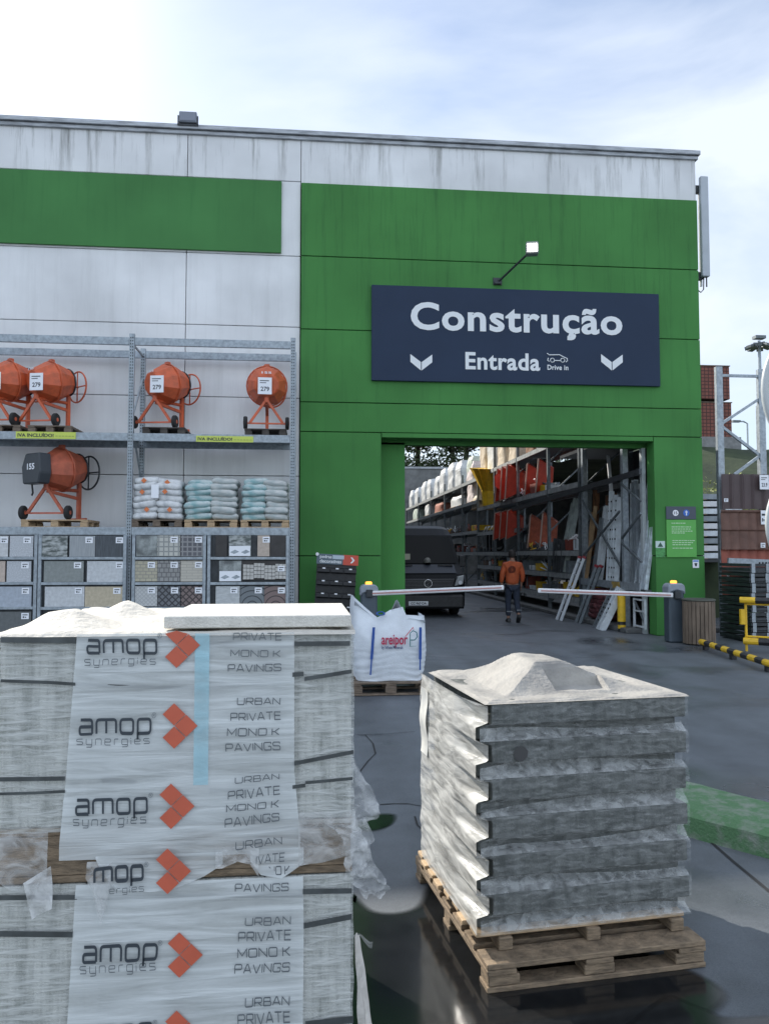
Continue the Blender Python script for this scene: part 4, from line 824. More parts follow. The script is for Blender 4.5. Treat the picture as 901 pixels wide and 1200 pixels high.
# print
ROWS_LOGO = [(104, 186, 757, 0), (95, 179, 850, 0), (91, 175, 943, 0), (117, 171, 1022, 1), (99, 186, 1114, 0), (92, 180, 1208, 0)]
YP = -.0165
def pr(mb, s, px0, px1, py0, py1, base, bold=.0, tilt=0, spacing=1.0):
    a = L2(px0, py0); b_ = L2(px1, py1)
    x0, x1 = a.x - cx, b_.x - cx
    wf = lambda p: ripple(p) + Vector((0, 0, (p.x - x0) * tilt))
    if s == '®': text_box(mb, s, x0, x1, b_.z - base, a.z - base, YP, 0, 1, wf)
    else: stroke_box(mb, s, x0, x1, b_.z - base, a.z - base, YP, bold, WIDE, spacing, wf)
for i, (a, b_, y, cut) in enumerate(ROWS_LOGO):
    par, base = (up_t, ZM1) if i < 3 else (lo_t, Z0)
    YP = -.0165
    if y == 1022: par, base, YP = up_t, ZM1, -.026
    k1, k2, k3 = MB(), MB(), MB()
    if cut: pr(k1, 'mop', 113, 171, y - 9, y + 13, base, .21, .05, .36); pr(k2, 'ergies', 131, 171, y + 14, y + 22, base, .12, .04, .5)
    else: pr(k1, 'amop', a, b_, y - 9, y + 14, base, .17, 0, .36); pr(k2, 'synergies', a - 3, b_ - 2, y + 13.5, y + 23, base, .11, 0, .62)
    pr(k2, '®', b_ + .5, b_ + 5.5, y - 16, y - 10, base, 0)
    k1.build('logo_lettering', M['film_ink'], par); k2.build('small_lettering', M['film_grey_ink'], par)
    X, Y = [(208.8, 755.6), (206, 849.5), (202.4, 943), (199, 1017), (212, 1116), (209, 1207)][i]
    def q4(pts):
        o = []
        for x, yy in pts: p = L2(x, yy); o.append(Vector((p.x - cx, YP, p.z - base)))
        k3.add(o, [tuple(range(len(o)))])
    top = 738.5 if i == 0 else 0
    for ox, oy in ((-.6, -13.7), (13.4, -.4), (-.6, 13.3)):     # three squares on their points form the arrowhead
        d_ = 12.7; q4([(X + ox + dx_ * d_, max(Y + oy + dy_ * d_ * 1.02, top)) for dx_, dy_ in ((-1.05, 0), (0, 1), (1.05, 0), (0, -1))])
    k3.build('arrow_print', M['film_red'], par)
for words, par, base in (([('PRIVATE', 274, 330, 741, 750), ('MONO K', 271, 329, 760, 769), ('PAVINGS', 268, 330, 777, 786.5), ('URBAN', 279, 329, 816, 825), ('PRIVATE', 271, 329, 834, 843), ('MONO K', 267, 328, 852, 861), ('PAVINGS', 265, 329, 869, 878.5), ('URBAN', 276, 328, 909, 916), ('PRIVATE', 268, 328, 925.5, 934), ('MONO K', 266, 327, 941, 949), ('PAVINGS', 264, 328, 957, 966), ('URBAN', 277, 331, 982, 991), ('IVATE', 301, 334, 999, 1008)], up_t, ZM1),
                         ([('ONO K', 308, 340, 1012, 1022), ('PAVINGS', 276, 339, 1033, 1041), ('URBAN', 288, 341, 1071, 1080.5), ('PRIVATE', 280, 341, 1089, 1098.5), ('MONO K', 279, 340, 1108, 1117.5), ('PAVINGS', 276, 340, 1126, 1136), ('URBAN', 288, 340, 1165, 1175), ('PRIVATE', 279, 340, 1184.5, 1194.5), ('MONO K', 277, 340, 1203, 1213)], lo_t, Z0)):
    YP = -.0165
    for s_, a, b_, y0, y1 in words:
        if y0 > 980 and base == ZM1: YP = -.026
        k = MB(); pr(k, s_, a, b_, y0, y1, base, .15, (.08 if 905 < y0 < 1012 else .0), .34); k.build('small_lettering', M['film_grey_ink'], par)
# the pallet between the loads, and the one on the ground
mp_ = make_pallet('brown pallet squeezed between the two wrapped slab loads', M['wood_worn'], 1.02, 1.0, (cx, LY + .51, ZM0 + .002), 0, None, 6, ZM1 - ZM0 - .004)
for y_ in (-.499, .485): MB().box(-.505, .505, y_, y_ + .014, .024, ZM1 - ZM0 - .027).build('side_board', M['wood_worn'], mp_)
make_pallet('pallet on the ground under the left wrapped slab loads', M['wood_dark'], 1.02, 1.0, (cx, LY + .51, .004), 0, None, 6, Z0 - .006)
# torn film lip hanging over the middle pallet
def lip(px0, px1, ytop, ylow, seed, out, m=None, amp=1.0):
    x0, x1 = lx(px0, 1000), lx(px1, 1000); za = L2(0, ytop).z - ZM1
    def fn(u, v):
        x = x0 + (x1 - x0) * u
        low = ylow(px0 + (px1 - px0) * u); zb = L2(0, low).z - ZM1
        z = za + (zb - za) * v
        n_ = noise.noise(Vector((x * 14 + seed, v * 3, seed)))
        return Vector((x, -.012 - out * v * (1 - .4 * v) + .010 * amp * n_ * v, z + .006 * amp * n_ * v))
    return MB().grid(fn, 60, 14).build('torn_film', m or M['film_band'], up_t, smooth=True)
def interp(pts):
    def f(x):
        for (a, ya), (b_, yb) in zip(pts, pts[1:]):
            if x <= b_: return ya + (yb - ya) * max(0, (x - a) / (b_ - a))
        return pts[-1][1]
    return f
lip(114, 262, 1006, interp([(114, 1008), (122, 1026), (140, 1046), (175, 1050), (205, 1047), (240, 1034), (262, 1020)]), 3, .006, None, .25)
lip(294, 356, 1004, interp([(294, 1018), (306, 1034), (330, 1040), (345, 1030), (356, 1022)]), 5, .008, None, .4)
lip(254, 304, 1000, interp([(254, 1024), (262, 1024), (280, 1014), (294, 1020), (304, 1038)]), 7, .02, M['film_flap'])
lip(104, 134, 1012, interp([(104, 1030), (112, 1044), (122, 1086), (128, 1064), (134, 1034)]), 9, .02, M['film_flap'])
lip(-2, 58, 975, interp([(-2, 1030), (15, 1040), (40, 1046), (58, 1050)]), 11, .012, M['film_flap'])
lip(350, 416, 962, interp([(350, 1026), (380, 1022), (416, 1012)]), 13, .008, M['film_flap'])
# loose piece with a scrap of print
a = Vector((lx(45, 1030), -.035, L2(0, 1012).z - ZM1))
_yp = YP
def scrap(u, v):
    px = 32 + 32 * u + 10 * v - 8 * u * v; py = 1030 + 42 * v + (-6 + 30 * v) * u * (1 - v) - 14 * u
    p = L2(px, py); return Vector((p.x - cx, -.03 - .01 * math.sin(u * 5) * math.sin(v * 4), p.z - ZM1))
MB().grid(scrap, 14, 14).build('torn_film', M['film_milk'], up_t, smooth=True)
# loose film flaps on the right side
def flap(seed, pts, label=None):
    """pts: list of (left px,right px, py, depth offset)"""
    n = len(pts) - 1
    def fn(u, v):
        s_ = v * n; i = min(int(s_), n - 1); f = s_ - i
        A, B = pts[i], pts[i + 1]; l = A[0] + (B[0] - A[0]) * f; r = A[1] + (B[1] - A[1]) * f; y = A[2] + (B[2] - A[2]) * f; dd = A[3] + (B[3] - A[3]) * f
        p = onY(l + (r - l) * u, y, LY + dd + .03 * u)
        q = noise.noise_vector(Vector((u * 3.1 + seed, v * 6, seed))) * .014 + noise.noise_vector(Vector((u * 7 + seed, v * 12, seed))) * .006
        return Vector((p.x - cx, p.y - LY, p.z - ZM1)) + q
    MB().grid(fn, 16, 36).build('film_flap', M['film_flap'], up_t, smooth=True, label=label)
flap(1, [(408, 414, 884, .05), (410, 424, 910, .05), (410, 440, 940, .05), (408, 446, 955, .05), (408, 428, 968, .05)])
flap(2, [(408, 430, 960, .02), (410, 436, 985, .02), (408, 436, 1005, .02), (412, 450, 1030, .02), (418, 456, 1042, .02), (428, 446, 1050, .02)])
flap(4, [(380, 416, 965, -.03), (400, 428, 985, -.03), (404, 432, 1010, -.03), (404, 424, 1028, -.03)])
def side_sheet(u, v):                           # white sheet hanging down the right side near the ground
    a = onY(414 + 14 * v, 1096 + 190 * v, LY + .16); b_ = onY(421 + 30 * v, 1104 + 190 * v, LY + .16)
    p = a.lerp(b_, u); n_ = noise.noise_vector(Vector((u * 4, v * 5, 8))) * .012
    return Vector((p.x - cx, p.y - LY + .05 * u, p.z - Z0)) + n_
MB().grid(side_sheet, 12, 30).build('loose_sheet', mat('beige_plastic_sheet', (.55, .52, .47), .6, var=.15, scale=10, bump=.4, bscale=30), lo_t, smooth=True)
def curl(u, v):
    p = onY(415 + 22 * u, 1098 + 6 * v + 10 * u * v + 14 * max(0, u - .7), LY + .1); return Vector((p.x - cx, p.y - LY + .04 * v, p.z - Z0 + .01 * math.sin(u * 6)))
MB().grid(curl, 14, 6).build('film_flap', M['film_milk'], lo_t, smooth=True)
# crumpled sheet and single slab on top
def cover(u, v):
    x = -hw - .01 + (2 * hw + .02) * u; y = -.012 + 1.0 * v
    z = HU + .004 + .010 * noise.noise(Vector((x * 5, y * 3, 2))) * (1 if v > .03 else .2)
    for cx_, cy_, rx, ry, h_ in ((-.35, .20, .15, .2, .050), (-.27, .52, .12, .2, .060), (-.44, .2, .08, .2, .02), (.0, .5, .3, .3, .012)):
        d = math.hypot((x - cx_) / rx, (y - cy_) / ry); z += h_ * max(0, 1 - d) ** 1.1
    z += .012 * abs(noise.noise(Vector((x * 9, y * 7, 5)))) * min(1, v * 8)
    if v < .001: z = HU - .006
    return Vector((x, y, z))
cs = MB().grid(cover, 90, 50).build('top_sheet', M['sheet_white'], up_t, smooth=True)
s_a = onY(190, 738, LY).x; s_b = onY(411.5, 738, LY).x
sl_ = thing('paving_slab', 'single pale paving slab lying loose on top of the left wrapped load', 'slab', ((s_a + s_b) / 2, LY + .30, ZT + .012), R(.4))
MB().box(-(s_b - s_a) / 2, (s_b - s_a) / 2, -.28, .28, 0, .036).build('slab', M['slab_top'], sl_, bevel=.003)

# ================================================================ FOREGROUND RIGHT: wrapped block stack on a pallet
RX0, RX1, RYF, RYB = .735, 1.575, 3.13, 4.02
RZ = R(6.5)
M['block'] = mat('grey_concrete_block', (.125, .135, .126), .85, col2=(.04, .046, .043), scale=6, lo=.3, hi=.65, stretch=(5, 2.2, 1), bump=.5, bscale=120, detail=10)
M['film_grey'] = film('glossy_stretch_film', (.64, .66, .65), .05, .24, .10, (3.0, 2.0, 10), 5.0, .8, .40, .70)
M['film_side'] = film('bright_stretch_film', (.66, .66, .63), .40, .88, .2, (1.6, 2.2, 9), 3.0, .5, .32, .62)
M['film_dust'] = mat('dusty_top_film', (.33, .315, .285), .75, col2=(.18, .175, .165), scale=4, lo=.3, hi=.6, bump=.35, bscale=50)
bs = thing('wrapped_block_pallet', 'stack of grey concrete kerb blocks in glossy clear film, right foreground', 'wrapped blocks', (RX0, RYF, .188), RZ)
bw, bd, BH, NL = .872, .86, .90, 12
CH = lambda k: (k // 2) * BH / 6 + (k % 2) * .062          # thin set-back course, thick course, thin, thick ...
rnd = random.Random(5)
for k in range(NL):
    z0 = CH(k); z1 = CH(k + 1); odd = k % 2 == 0
    mb = MB()
    xa, xb, ya = (-.052, bw - .014, .05) if odd else (.0, bw + .004, .0)
    ny = 5
    for j in range(ny):
        y0 = ya + j * (bd - ya) / ny; y1 = ya + (j + 1) * (bd - ya) / ny
        mb.box(xa + rnd.uniform(0, .006), xb - rnd.uniform(0, .008), y0 + .002, y1 - .002, z0 + .0015, z1 - .0015)
    mb.build('block_course', M['block'], bs, bevel=.004)
prof_x = lambda z: (.028 * math.cos(2 * math.pi * z / (2 * BH / NL) - math.pi / 2 * 0 - .4))       # film bulges where courses stick out
def lay(z):
    q = z / (BH / 6); j = int(q); dz = (q - j) * BH / 6; i = 2 * j + (1 if dz >= .062 else 0)
    f = dz / .062 if dz < .062 else (dz - .062) / (BH / 6 - .062)
    if i % 2 == 0: return -.052
    return -.052 * max(0, 1 - f / .12, (f - .88) / .12 if j < 5 else 0)
def side_film(u, v):
    z = -.004 + (BH + .004) * v; y = bd * (1 - u)
    n_ = .006 * noise.noise(Vector((y * 3, z * 9 + y * 5, 3))) + .003 * noise.noise(Vector((y * 6, z * 30 + y * 12, 7)))
    bulge = -.012 * math.sin(math.pi * min(1, u * 1.02)) * (.5 + .5 * math.sin(z * 9 + y * 3)) if z > .02 else 0
    ww = .05 + .95 * max(0, u * 3 - 2)
    return Vector((lay(max(0, z)) * ww - .054 * (1 - ww) - .015 + bulge * (1 - u) + n_ * (0.3 + .7 * (1 - u)), y, z))
MB().grid(side_film, 60, 110).build('side_film', M['film_side'], bs, smooth=True)
def front_film(u, v):
    z = -.005 + (BH + .003) * v; x = bw * u
    zz_ = min(max(z, 0), BH - 1e-4); q = zz_ / (BH / 6); dz = (q - int(q)) * BH / 6; f = dz / .062; rec = .047 if f < 1 else 0
    wd = .35 + .55 * (.5 + .5 * math.sin(x * 4.2 + int(q) * 1.7)); rec *= min(1, .12 + f / wd, 14 * (1 - f)) if rec else 1
    n_ = .005 * noise.noise(Vector((x * 3, z * 30, 1)))
    left = lay(max(0, z)) * max(0, 1 - u * 14)
    return Vector((x + left + (.006 if u > .99 else 0), -.007 + rec * min(1, u * 10) + n_, z))
MB().grid(front_film, 60, 150).build('front_film', M['film_grey'], bs, smooth=True)
M['film_ledge'] = film('dusty_brightened_ledge_film', (.56, .58, .57), .08, .50, .25, (4, 4, 5), 6.0, .5, .32, .66)
for j_ in range(6):                                 # dusty film on the set-back ledges, extra sky brightness put into its paleness
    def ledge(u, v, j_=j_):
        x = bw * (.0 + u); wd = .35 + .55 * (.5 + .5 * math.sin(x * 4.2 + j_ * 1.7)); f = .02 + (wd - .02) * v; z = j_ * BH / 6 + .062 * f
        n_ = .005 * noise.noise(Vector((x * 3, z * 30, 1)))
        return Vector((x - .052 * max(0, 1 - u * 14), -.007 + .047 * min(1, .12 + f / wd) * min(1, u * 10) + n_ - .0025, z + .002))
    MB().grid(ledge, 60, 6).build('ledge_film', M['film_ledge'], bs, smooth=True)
def right_film(u, v):
    z = -.005 + (BH + .003) * v; y = bd * u
    return Vector((bw + .010 + .006 * noise.noise(Vector((y * 4, z * 22, 4))), y, z))
MB().grid(right_film, 30, 60).build('side_film', M['film_grey'], bs, smooth=True)
def mound(u, v):
    x = -.03 + (bw + .045) * u; y = -.008 + (bd + .01) * v
    pk, back = Vector((.40, .50)), .17
    # chamfered block of loose stones under the film: front facet near y .22
    h = min(max(0, (x - .11) / .22), max(0, (bw - .07 - x) / .32), max(0, (y - .13) / .2), max(0, (bd - .05 - y) / .2), 1.0) ** 1.15
    ridge = .112 if x < .44 else .112 - (x - .44) * .14
    z = BH + .004 + min(h, 1) * max(.06, ridge)
    if .36 < x < .60: z = min(z, BH + .012 + max(0, (y - .28) / .03) * .10) if .12 < y < .40 else z
    z += .006 * noise.noise(Vector((x * 12, y * 12, 4))) * (1 if 0.02 < u < .98 and v > .02 else .0)
    z += .004 * math.sin(14 * math.hypot(x - .4, y - .5) + 3 * noise.noise(Vector((x * 4, y * 4, 9)))) * (1 if 0.05 < u < .95 and v > .05 else 0)
    if u < .02 or v < .015: z -= .004
    return Vector((x, y, z))
MB().grid(mound, 70, 70).build('top_film', M['film_dust'], bs, smooth=False)
q = mat('paper_label', (.62, .62, .58), .6, col2=(.45, .46, .45), scale=12)
def lab_(u, v): y = .70 + .12 * u; z = .52 + .32 * v; return Vector((-.080 + .006 * math.sin(v * 9), y, z))
MB().grid(lab_, 6, 20).build('paper_label', q, bs, smooth=True)
for (x, z, r) in ((.12, .70, .030), ):
    disc(MB(), x, z, r, -.012, 16).build('damp_stain', mat('damp_stain', (.05, .05, .05), .5), bs)
rp_ = make_pallet('worn brown pallet under the wrapped grey blocks, right foreground', M['wood_worn'], .94, 1.12, Vector((RX0, RYF, .006)) + Matrix.Rotation(RZ, 3, 'Z') @ Vector((.415, .47, 0)), RZ, None, 7, .108)
for x_ in (-.36, .02, .40): MB().box(x_ - .03, x_ + .03, -.47, .44, .109, .160).build('bearer', M['wood_worn'], rp_, bevel=.004)
for k_ in range(8): MB().box(-.475 - rnd.uniform(0, .03), .44, -.455 + k_ * .115, -.455 + k_ * .115 + .085, .161, .180).build('top_plank', M['wood'], rp_, bevel=.003)

# ================================================================ BIG BAG OF STONE
BY = 9.78
bb = thing('bulk_bag', 'white woven bulk bag with blue straps and red lettering, standing between the two foreground stacks', 'bulk bag', (.98, BY, .165), 0)
M['woven'] = mat('white_woven_bag', (.60, .64, .68), .75, var=.08, scale=5, bump=.25, bscale=90)
BW, BD = .42, .42
rim = interp([(-.46, 1.02), (-.42, 1.0), (-.30, .88), (-.16, .76), (-.06, .72), (.0, .84), (.075, 1.03), (.11, .98), (.18, .78), (.30, .775), (.40, .765), (.46, .745)])
def bagside(u, v):
    a = 2 * math.pi * (u - .5) - math.pi / 2; c, s_ = math.cos(a), math.sin(a)
    e = .36; sx = math.copysign(abs(c) ** e, c); sy = math.copysign(abs(s_) ** e, s_)
    x, y = BW * sx, BD * sy
    top = rim(x) if s_ < .2 else .66 + .05 * math.sin(x * 9)
    z = top * v
    bul = 1 + .10 * math.sin(math.pi * min(1, v * 1.0) * .8 + .15) - .04 * (1 - v)
    fold = .006 * math.sin(z * 95 + 2 * noise.noise(Vector((x * 3, y * 3, z * 4))) * 3) * max(0, 1 - z / .62)
    n_ = noise.noise_vector(Vector((x * 5, y * 5, z * 5))) * .012
    lean = max(0, v - .6) * (.25 if s_ < .2 else -.05)
    return Vector((x * bul + sx * fold, y * bul + sy * fold + lean * (1 if s_ < .2 else 0), z)) + n_
bmesh_ = MB().grid(bagside, 120, 44)
def bagtop(u, v):
    x = -BW * 1.02 + 2.04 * BW * u; yf = -BD * .85; yb = BD * .95; y = yf + (yb - yf) * v
    z = (rim(x) - .05) * (1 - v) + .64 * v - .10 * math.sin(math.pi * v) + .02 * noise.noise(Vector((x * 6, y * 6, 1)))
    return Vector((x, y, z))
bmesh_.grid(bagtop, 40, 16); bmesh_.build('bag', M['woven'], bb, smooth=True)
M['strap_blue'] = mat('blue_webbing', (.02, .075, .30), .6)
for (px0, px1, lab) in ((438, 434, 0), (492.5, 492, 1)):
    mb = MB(); P = []
    for k in range(13):
        v = k / 12; py = 735 + v * (56 if lab == 0 else 50); p = onY(px0 + (px1 - px0) * v, py, BY - BD * 1.06 - .012); P.append(p - Vector((.98, BY, .165)))
    for a, b_ in zip(P, P[1:]):
        w_ = .016 if a.z > .27 else .009
        mb.add([(a.x - w_, a.y - .01, a.z), (a.x + w_, a.y - .01, a.z), (b_.x + w_, b_.y - .01, b_.z), (b_.x - w_, b_.y - .01, b_.z)], [(0, 1, 2, 3)])
    mb.build('strap', M['strap_blue'], bb, solid=.003)
lp = onY(446, 719, BY - .38) - Vector((.98, BY, .165))
MB().ring(.045, .012, 16, 6, Matrix.Translation(lp) @ Matrix.Rotation(R(62), 4, 'X') @ Matrix.Scale(.5, 4, (0, 1, 0))).build('lifting_loop', M['strap_blue'], bb, smooth=True)
def bagbox(mb, s_, px0, px1, py0, py1, bold=0):
    Y = BY - BD * 1.10 - .02; a = onY(px0, py0, Y); b_ = onY(px1, py1, Y); O = Vector((.98, BY, .165))
    text_box(mb, s_, a.x - O.x, b_.x - O.x, b_.z - O.z, a.z - O.z, Y - BY, bold, 1.0, lambda p: p + Vector((0, .0, .002 * math.sin(p.x * 40))))
t = MB(); bagbox(t, 'areipor', 447, 477.5, 744, 759, .02); t.build('lettering', mat('crimson_print', (.42, .02, .07), .6), bb)
t = MB(); bagbox(t, 'by White Minerals', 447, 472, 757, 761.5, .02); t.build('small_lettering', mat('navy_print', (.05, .07, .16), .6), bb)
Y = BY - BD * 1.10 - .02
mk = lambda x, y: onY(x, y, Y) - Vector((.98, BY, .165))
MB().tube([mk(475, 746), mk(484, 735), mk(484.5, 738)], .006, 4).build('roof_mark', mat('red_print', (.5, .03, .05), .6), bb)
MB().tube([mk(480.5, 757.5), mk(480.5, 742), mk(484, 739), mk(488, 741), mk(489, 746), mk(486, 750), mk(481, 750)], .006, 4).tube([mk(480, 757.5), mk(488, 757)], .003, 4).build('letter_mark', mat('teal_print', (.02, .16, .16), .6), bb)
make_pallet('dark pallet under the white bulk bag', M['wood_dark'], .95, .95, (.98, BY, .006), 0, None, 6, .155)
# ================================================================ BARRIERS
def barrier(label, x, y, sgn, arm_a, arm_b):
    t = thing('barrier', label, 'barrier', (x, y, 0), 0, 'entrance barriers')
    MB().box(-.15, .15, -.13, .13, .0, .98).build('cabinet', mat('slate_cabinet', (.055, .075, .095), .45, var=.12, scale=3), t, bevel=.03)
    MB().prism([(-.165, .90), (-.12, .955), (0, .985), (.12, .955), (.165, .90), (.165, 1.06), (.11, 1.115), (-.11, 1.115), (-.165, 1.06)], -.145, .145).build('hood', mat('grey_hood', (.24, .27, .31), .45, var=.08), t, bevel=.02)
    lm = MB().lathe([(.06, 1.116), (.06, 1.15), (.045, 1.165), (.001, 1.168)], 14).build('warning_lamp', M['orange_light'], t)
    a = arm_a - Vector((x, y, 0)); b_ = arm_b - Vector((x, y, 0))
    ar = MB().beam(a, b_, .045, .085).build('arm', mat('arm_white', (.66, .67, .68), .4, var=.05), t, bevel=.012)
    n = 9; d = (b_ - a)
    st = MB(); rf = MB()
    st.beam(a + d * .02 + Vector((0, -.028, 0)), b_ - d * .02 + Vector((0, -.028, 0)), .006, .022); st.build('red_stripe', mat('faded_red_stripe', (.42, .20, .19), .5), ar)
    for k in range(5):
        p = a + d * (.12 + k * .19); rf.beam(p + Vector((0, -.03, .03)), p + d * .02 + Vector((0, -.03, .03)), .01, .03)
    rf.build('reflector', M['label_white'], ar)
    MB().box(-.06, .06, -.19, -.13, a.z - .07, a.z + .07).build('arm_bracket', M['dark_metal'], t, bevel=.01)
    return t
pL = gnd(432, 756.5); pR = gnd(788, 752)
PLy = 14.3; PLx = onY(432, 700, PLy).x
barrier('entrance barrier with its cabinet left of the opening, behind the bulk bag', PLx, PLy, 1, onY(433, 695.5, PLy - .16), onY(590, 688.5, PLy - .16))
PRx = onY(789, 700, PLy).x
barrier('entrance barrier with its cabinet at the right pillar beside the wooden bin', PRx, PLy, -1, onY(788, 697.5, PLy - .16), onY(630, 692, PLy - .16))

# ================================================================ VAN (front towards us)
VY = 20.45; vx = 3.13
van = thing('van', 'black high roofed delivery van facing out of the opening', 'van', (vx, VY, 0))
M['van_paint'] = mat('black_van_paint', (.006, .0075, .009), .45, var=.1, spec=.12)
M['glass'] = mat('dark_glass', (.005, .006, .006), .2, spec=.10)
hwv = lambda z: 1.0 if z < 1.1 else 1.0 - .17 * ((z - 1.1) / 1.36) ** 1.4
prof = [(.12, .20), (.02, .32), (.0, .62), (.05, 1.0), (.16, 1.12), (.62, 1.37), (1.30, 2.18), (1.62, 2.38), (2.1, 2.47), (5.6, 2.44), (5.75, 2.2), (5.8, .4), (5.7, .26)]
rings = []; nX = 10
vs = []; fs = []
for y, z in prof:
    for i in range(nX + 1):
        s_ = -1 + 2 * i / nX; x = hwv(z) * s_; bow = .10 * abs(s_) ** 3 if y < 2 else 0; rd = .05 * abs(s_) ** 6 if z > 2.3 else 0
        vs.append((x, y + bow, z - rd))
m_ = nX + 1
for j in range(len(prof) - 1):
    for i in range(nX): fs.append((j * m_ + i, j * m_ + i + 1, (j + 1) * m_ + i + 1, (j + 1) * m_ + i))
fs.append(tuple(j * m_ for j in range(len(prof)))); fs.append(tuple(j * m_ + nX for j in range(len(prof) - 1, -1, -1))); 
fs.append(tuple(range(nX + 1)) + tuple((len(prof) - 1) * m_ + i for i in range(nX, -1, -1)))
MB().add(vs, fs).build('body', M['van_paint'], van)
def vsurf(s_, t_, off=.012):     # point on the windscreen plane
    y = .62 + (1.30 - .62) * t_; z = 1.37 + (2.18 - 1.37) * t_
    return Vector((hwv(z) * s_, y + .10 * abs(s_) ** 3 - off, z + off * .8))
MB().grid(lambda u, v: vsurf(-.90 + 1.80 * u, .03 + .92 * v), 12, 4).build('windscreen', M['glass'], van, smooth=True)
for s_ in (-1, 1):
    MB().add([(s_ * .965, 1.05, 1.42), (s_ * .965, 2.1, 1.42), (s_ * .885, 2.1, 2.05), (s_ * .885, 1.5, 2.05)], [(0, 1, 2, 3)]).warp(lambda p: p + Vector((s_ * .02, 0, 0))).build('side_window', M['glass'], van)
hl = mat('hood_paint', (.022, .027, .038), .4, spec=.25)
MB().grid(lambda u, v: Vector((-.80 + 1.6 * u, .17 + .42 * v + .1 * abs(-.8 + 1.6 * u) ** 3 - .012, 1.135 + .222 * v + .012)), 10, 3).build('hood', hl, van, smooth=True)
for s_ in (-1, 1): MB().box(s_ * .55 - .2, s_ * .55 + .2, .50, .56, 1.33, 1.365).build('hood_vent', M['black'], van)
MB().prism([(-.66, .66), (.66, .66), (.72, 1.0), (-.72, 1.0)], -.02, .06).build('grille', M['black'], van, bevel=.02)
gb = MB(); [gb.box(-.62, .62, -.028, -.021, .74 + k * .09, .752 + k * .09) for k in range(3)]; gb.build('grille_bar', mat('grille_grey', (.06, .065, .07), .3, .5), van)
em = MB().ring(.10, .010, 24, 6, Matrix.Translation((.0, -.04, .88)) @ Matrix.Rotation(R(90), 4, 'X'))
for k in range(3):
    a = R(90 + 120 * k); em.tube([(0, -.04, .88), (.095 * math.cos(a), -.04, .88 + .095 * math.sin(a))], [.014, .004], 5)
em.build('star_emblem', mat('chrome', (.6, .6, .62), .15, 1.), van)
for s_ in (-1, 1):
    h_ = MB().prism([(s_ * .70, .80), (s_ * .94, .86), (s_ * .97, 1.10), (s_ * .80, 1.06)], .015, .2).build('headlight', mat('headlight_glass', (.35, .37, .38), .12, spec=.8), van, bevel=.015)
    MB().lathe([(.05, .0), (.055, .02)], 12, Matrix.Translation((s_ * .86, .0, .90)) @ Matrix.Rotation(R(90), 4, 'X')).build('lamp_bulb', M['label_white'], h_)
    MB().box(s_ * 1.08 - .09, s_ * 1.08 + .09, .85, .95, 1.30, 1.62).beam((s_ * .95, .95, 1.38), (s_ * 1.05, .92, 1.40), .05).build('mirror', M['black'], van, bevel=.03)
MB().box(-.96, .96, -.03, .12, .22, .58).build('bumper', M['black'], van, bevel=.05)
pp = onY(490, 707, VY) - Vector((vx, VY, 0)); pp.y = -.045
pl = MB().box(pp.x - .26, pp.x + .26, -.05, -.035, pp.z - .055, pp.z + .055).build('licence_plate', M['label_white'], van, bevel=.005)
t = MB(); text_box(t, 'CC·967·DA', pp.x - .20, pp.x + .21, pp.z - .033, pp.z + .033, -.053, .02); t.build('lettering', M['ink'], pl)
MB().box(-.86, -.38, .72, .9, 1.42, 1.66).build('dashboard_paper', mat('cream_paper', (.5, .5, .38), .7), van)
MB().lathe([(.10, 0), (.09, .08), (.05, .13), (.001, .14)], 14, Matrix.Translation((.08, .64, 1.42))).build('dashboard_helmet', mat('grey_helmet', (.2, .2, .18), .5), van)
for s_ in (-1, 1):
    for y in (.95, 4.5):
        w_ = MB().lathe([(.2, -.11), (.32, -.11), (.345, -.08), (.345, .08), (.32, .11), (.2, .11)], 24, Matrix.Translation((s_ * .86, y, .345)) @ Matrix.Rotation(R(90), 4, 'Y')).build('wheel', M['rubber'], van)
        MB().lathe([(.19, -.1), (.19, .1)], 16, Matrix.Translation((s_ * .86, y, .345)) @ Matrix.Rotation(R(90), 4, 'Y')).build('rim', M['steel_dark'], w_)

# ================================================================ PERSON walking away
def skin(name, m, nodes, edges, parent, sub=2):
    me = bpy.data.meshes.new(name); me.from_pydata([n[0] for n in nodes], edges, [])
    o = bpy.data.objects.new(name, me); COL.objects.link(o)
    sk = o.modifiers.new('s', 'SKIN'); ss = o.modifiers.new('u', 'SUBSURF'); ss.levels = sub; ss.render_levels = sub
    for i, n in enumerate(nodes):
        r = n[1]; me.skin_vertices[0].data[i].radius = r if isinstance(r, tuple) else (r, r)
    me.skin_vertices[0].data[0].use_root = True
    dg = bpy.context.evaluated_depsgraph_get(); ev = o.evaluated_get(dg); nm = bpy.data.meshes.new_from_object(ev)
    bpy.data.objects.remove(o); bpy.data.meshes.remove(me)
    nm.name = name; nm.materials.clear(); nm.materials.append(m); nm.polygons.foreach_set('use_smooth', [True] * len(nm.polygons))
    o = bpy.data.objects.new(name, nm); COL.objects.link(o); o.parent = parent; return o
pp = gnd(600.5, 729)
per = thing('person', 'person in an orange jacket and dark trousers walking away into the yard', 'person', (pp.x, pp.y, 0), R(-4))
M['skin'] = mat('skin', (.30, .17, .12), .6); M['jacket'] = mat('orange_jacket', (.42, .085, .025), .75, var=.15, scale=9, bump=.4, bscale=14); M['trouser'] = mat('dark_trousers', (.022, .03, .05), .85, var=.2, scale=8, bump=.3, bscale=14)
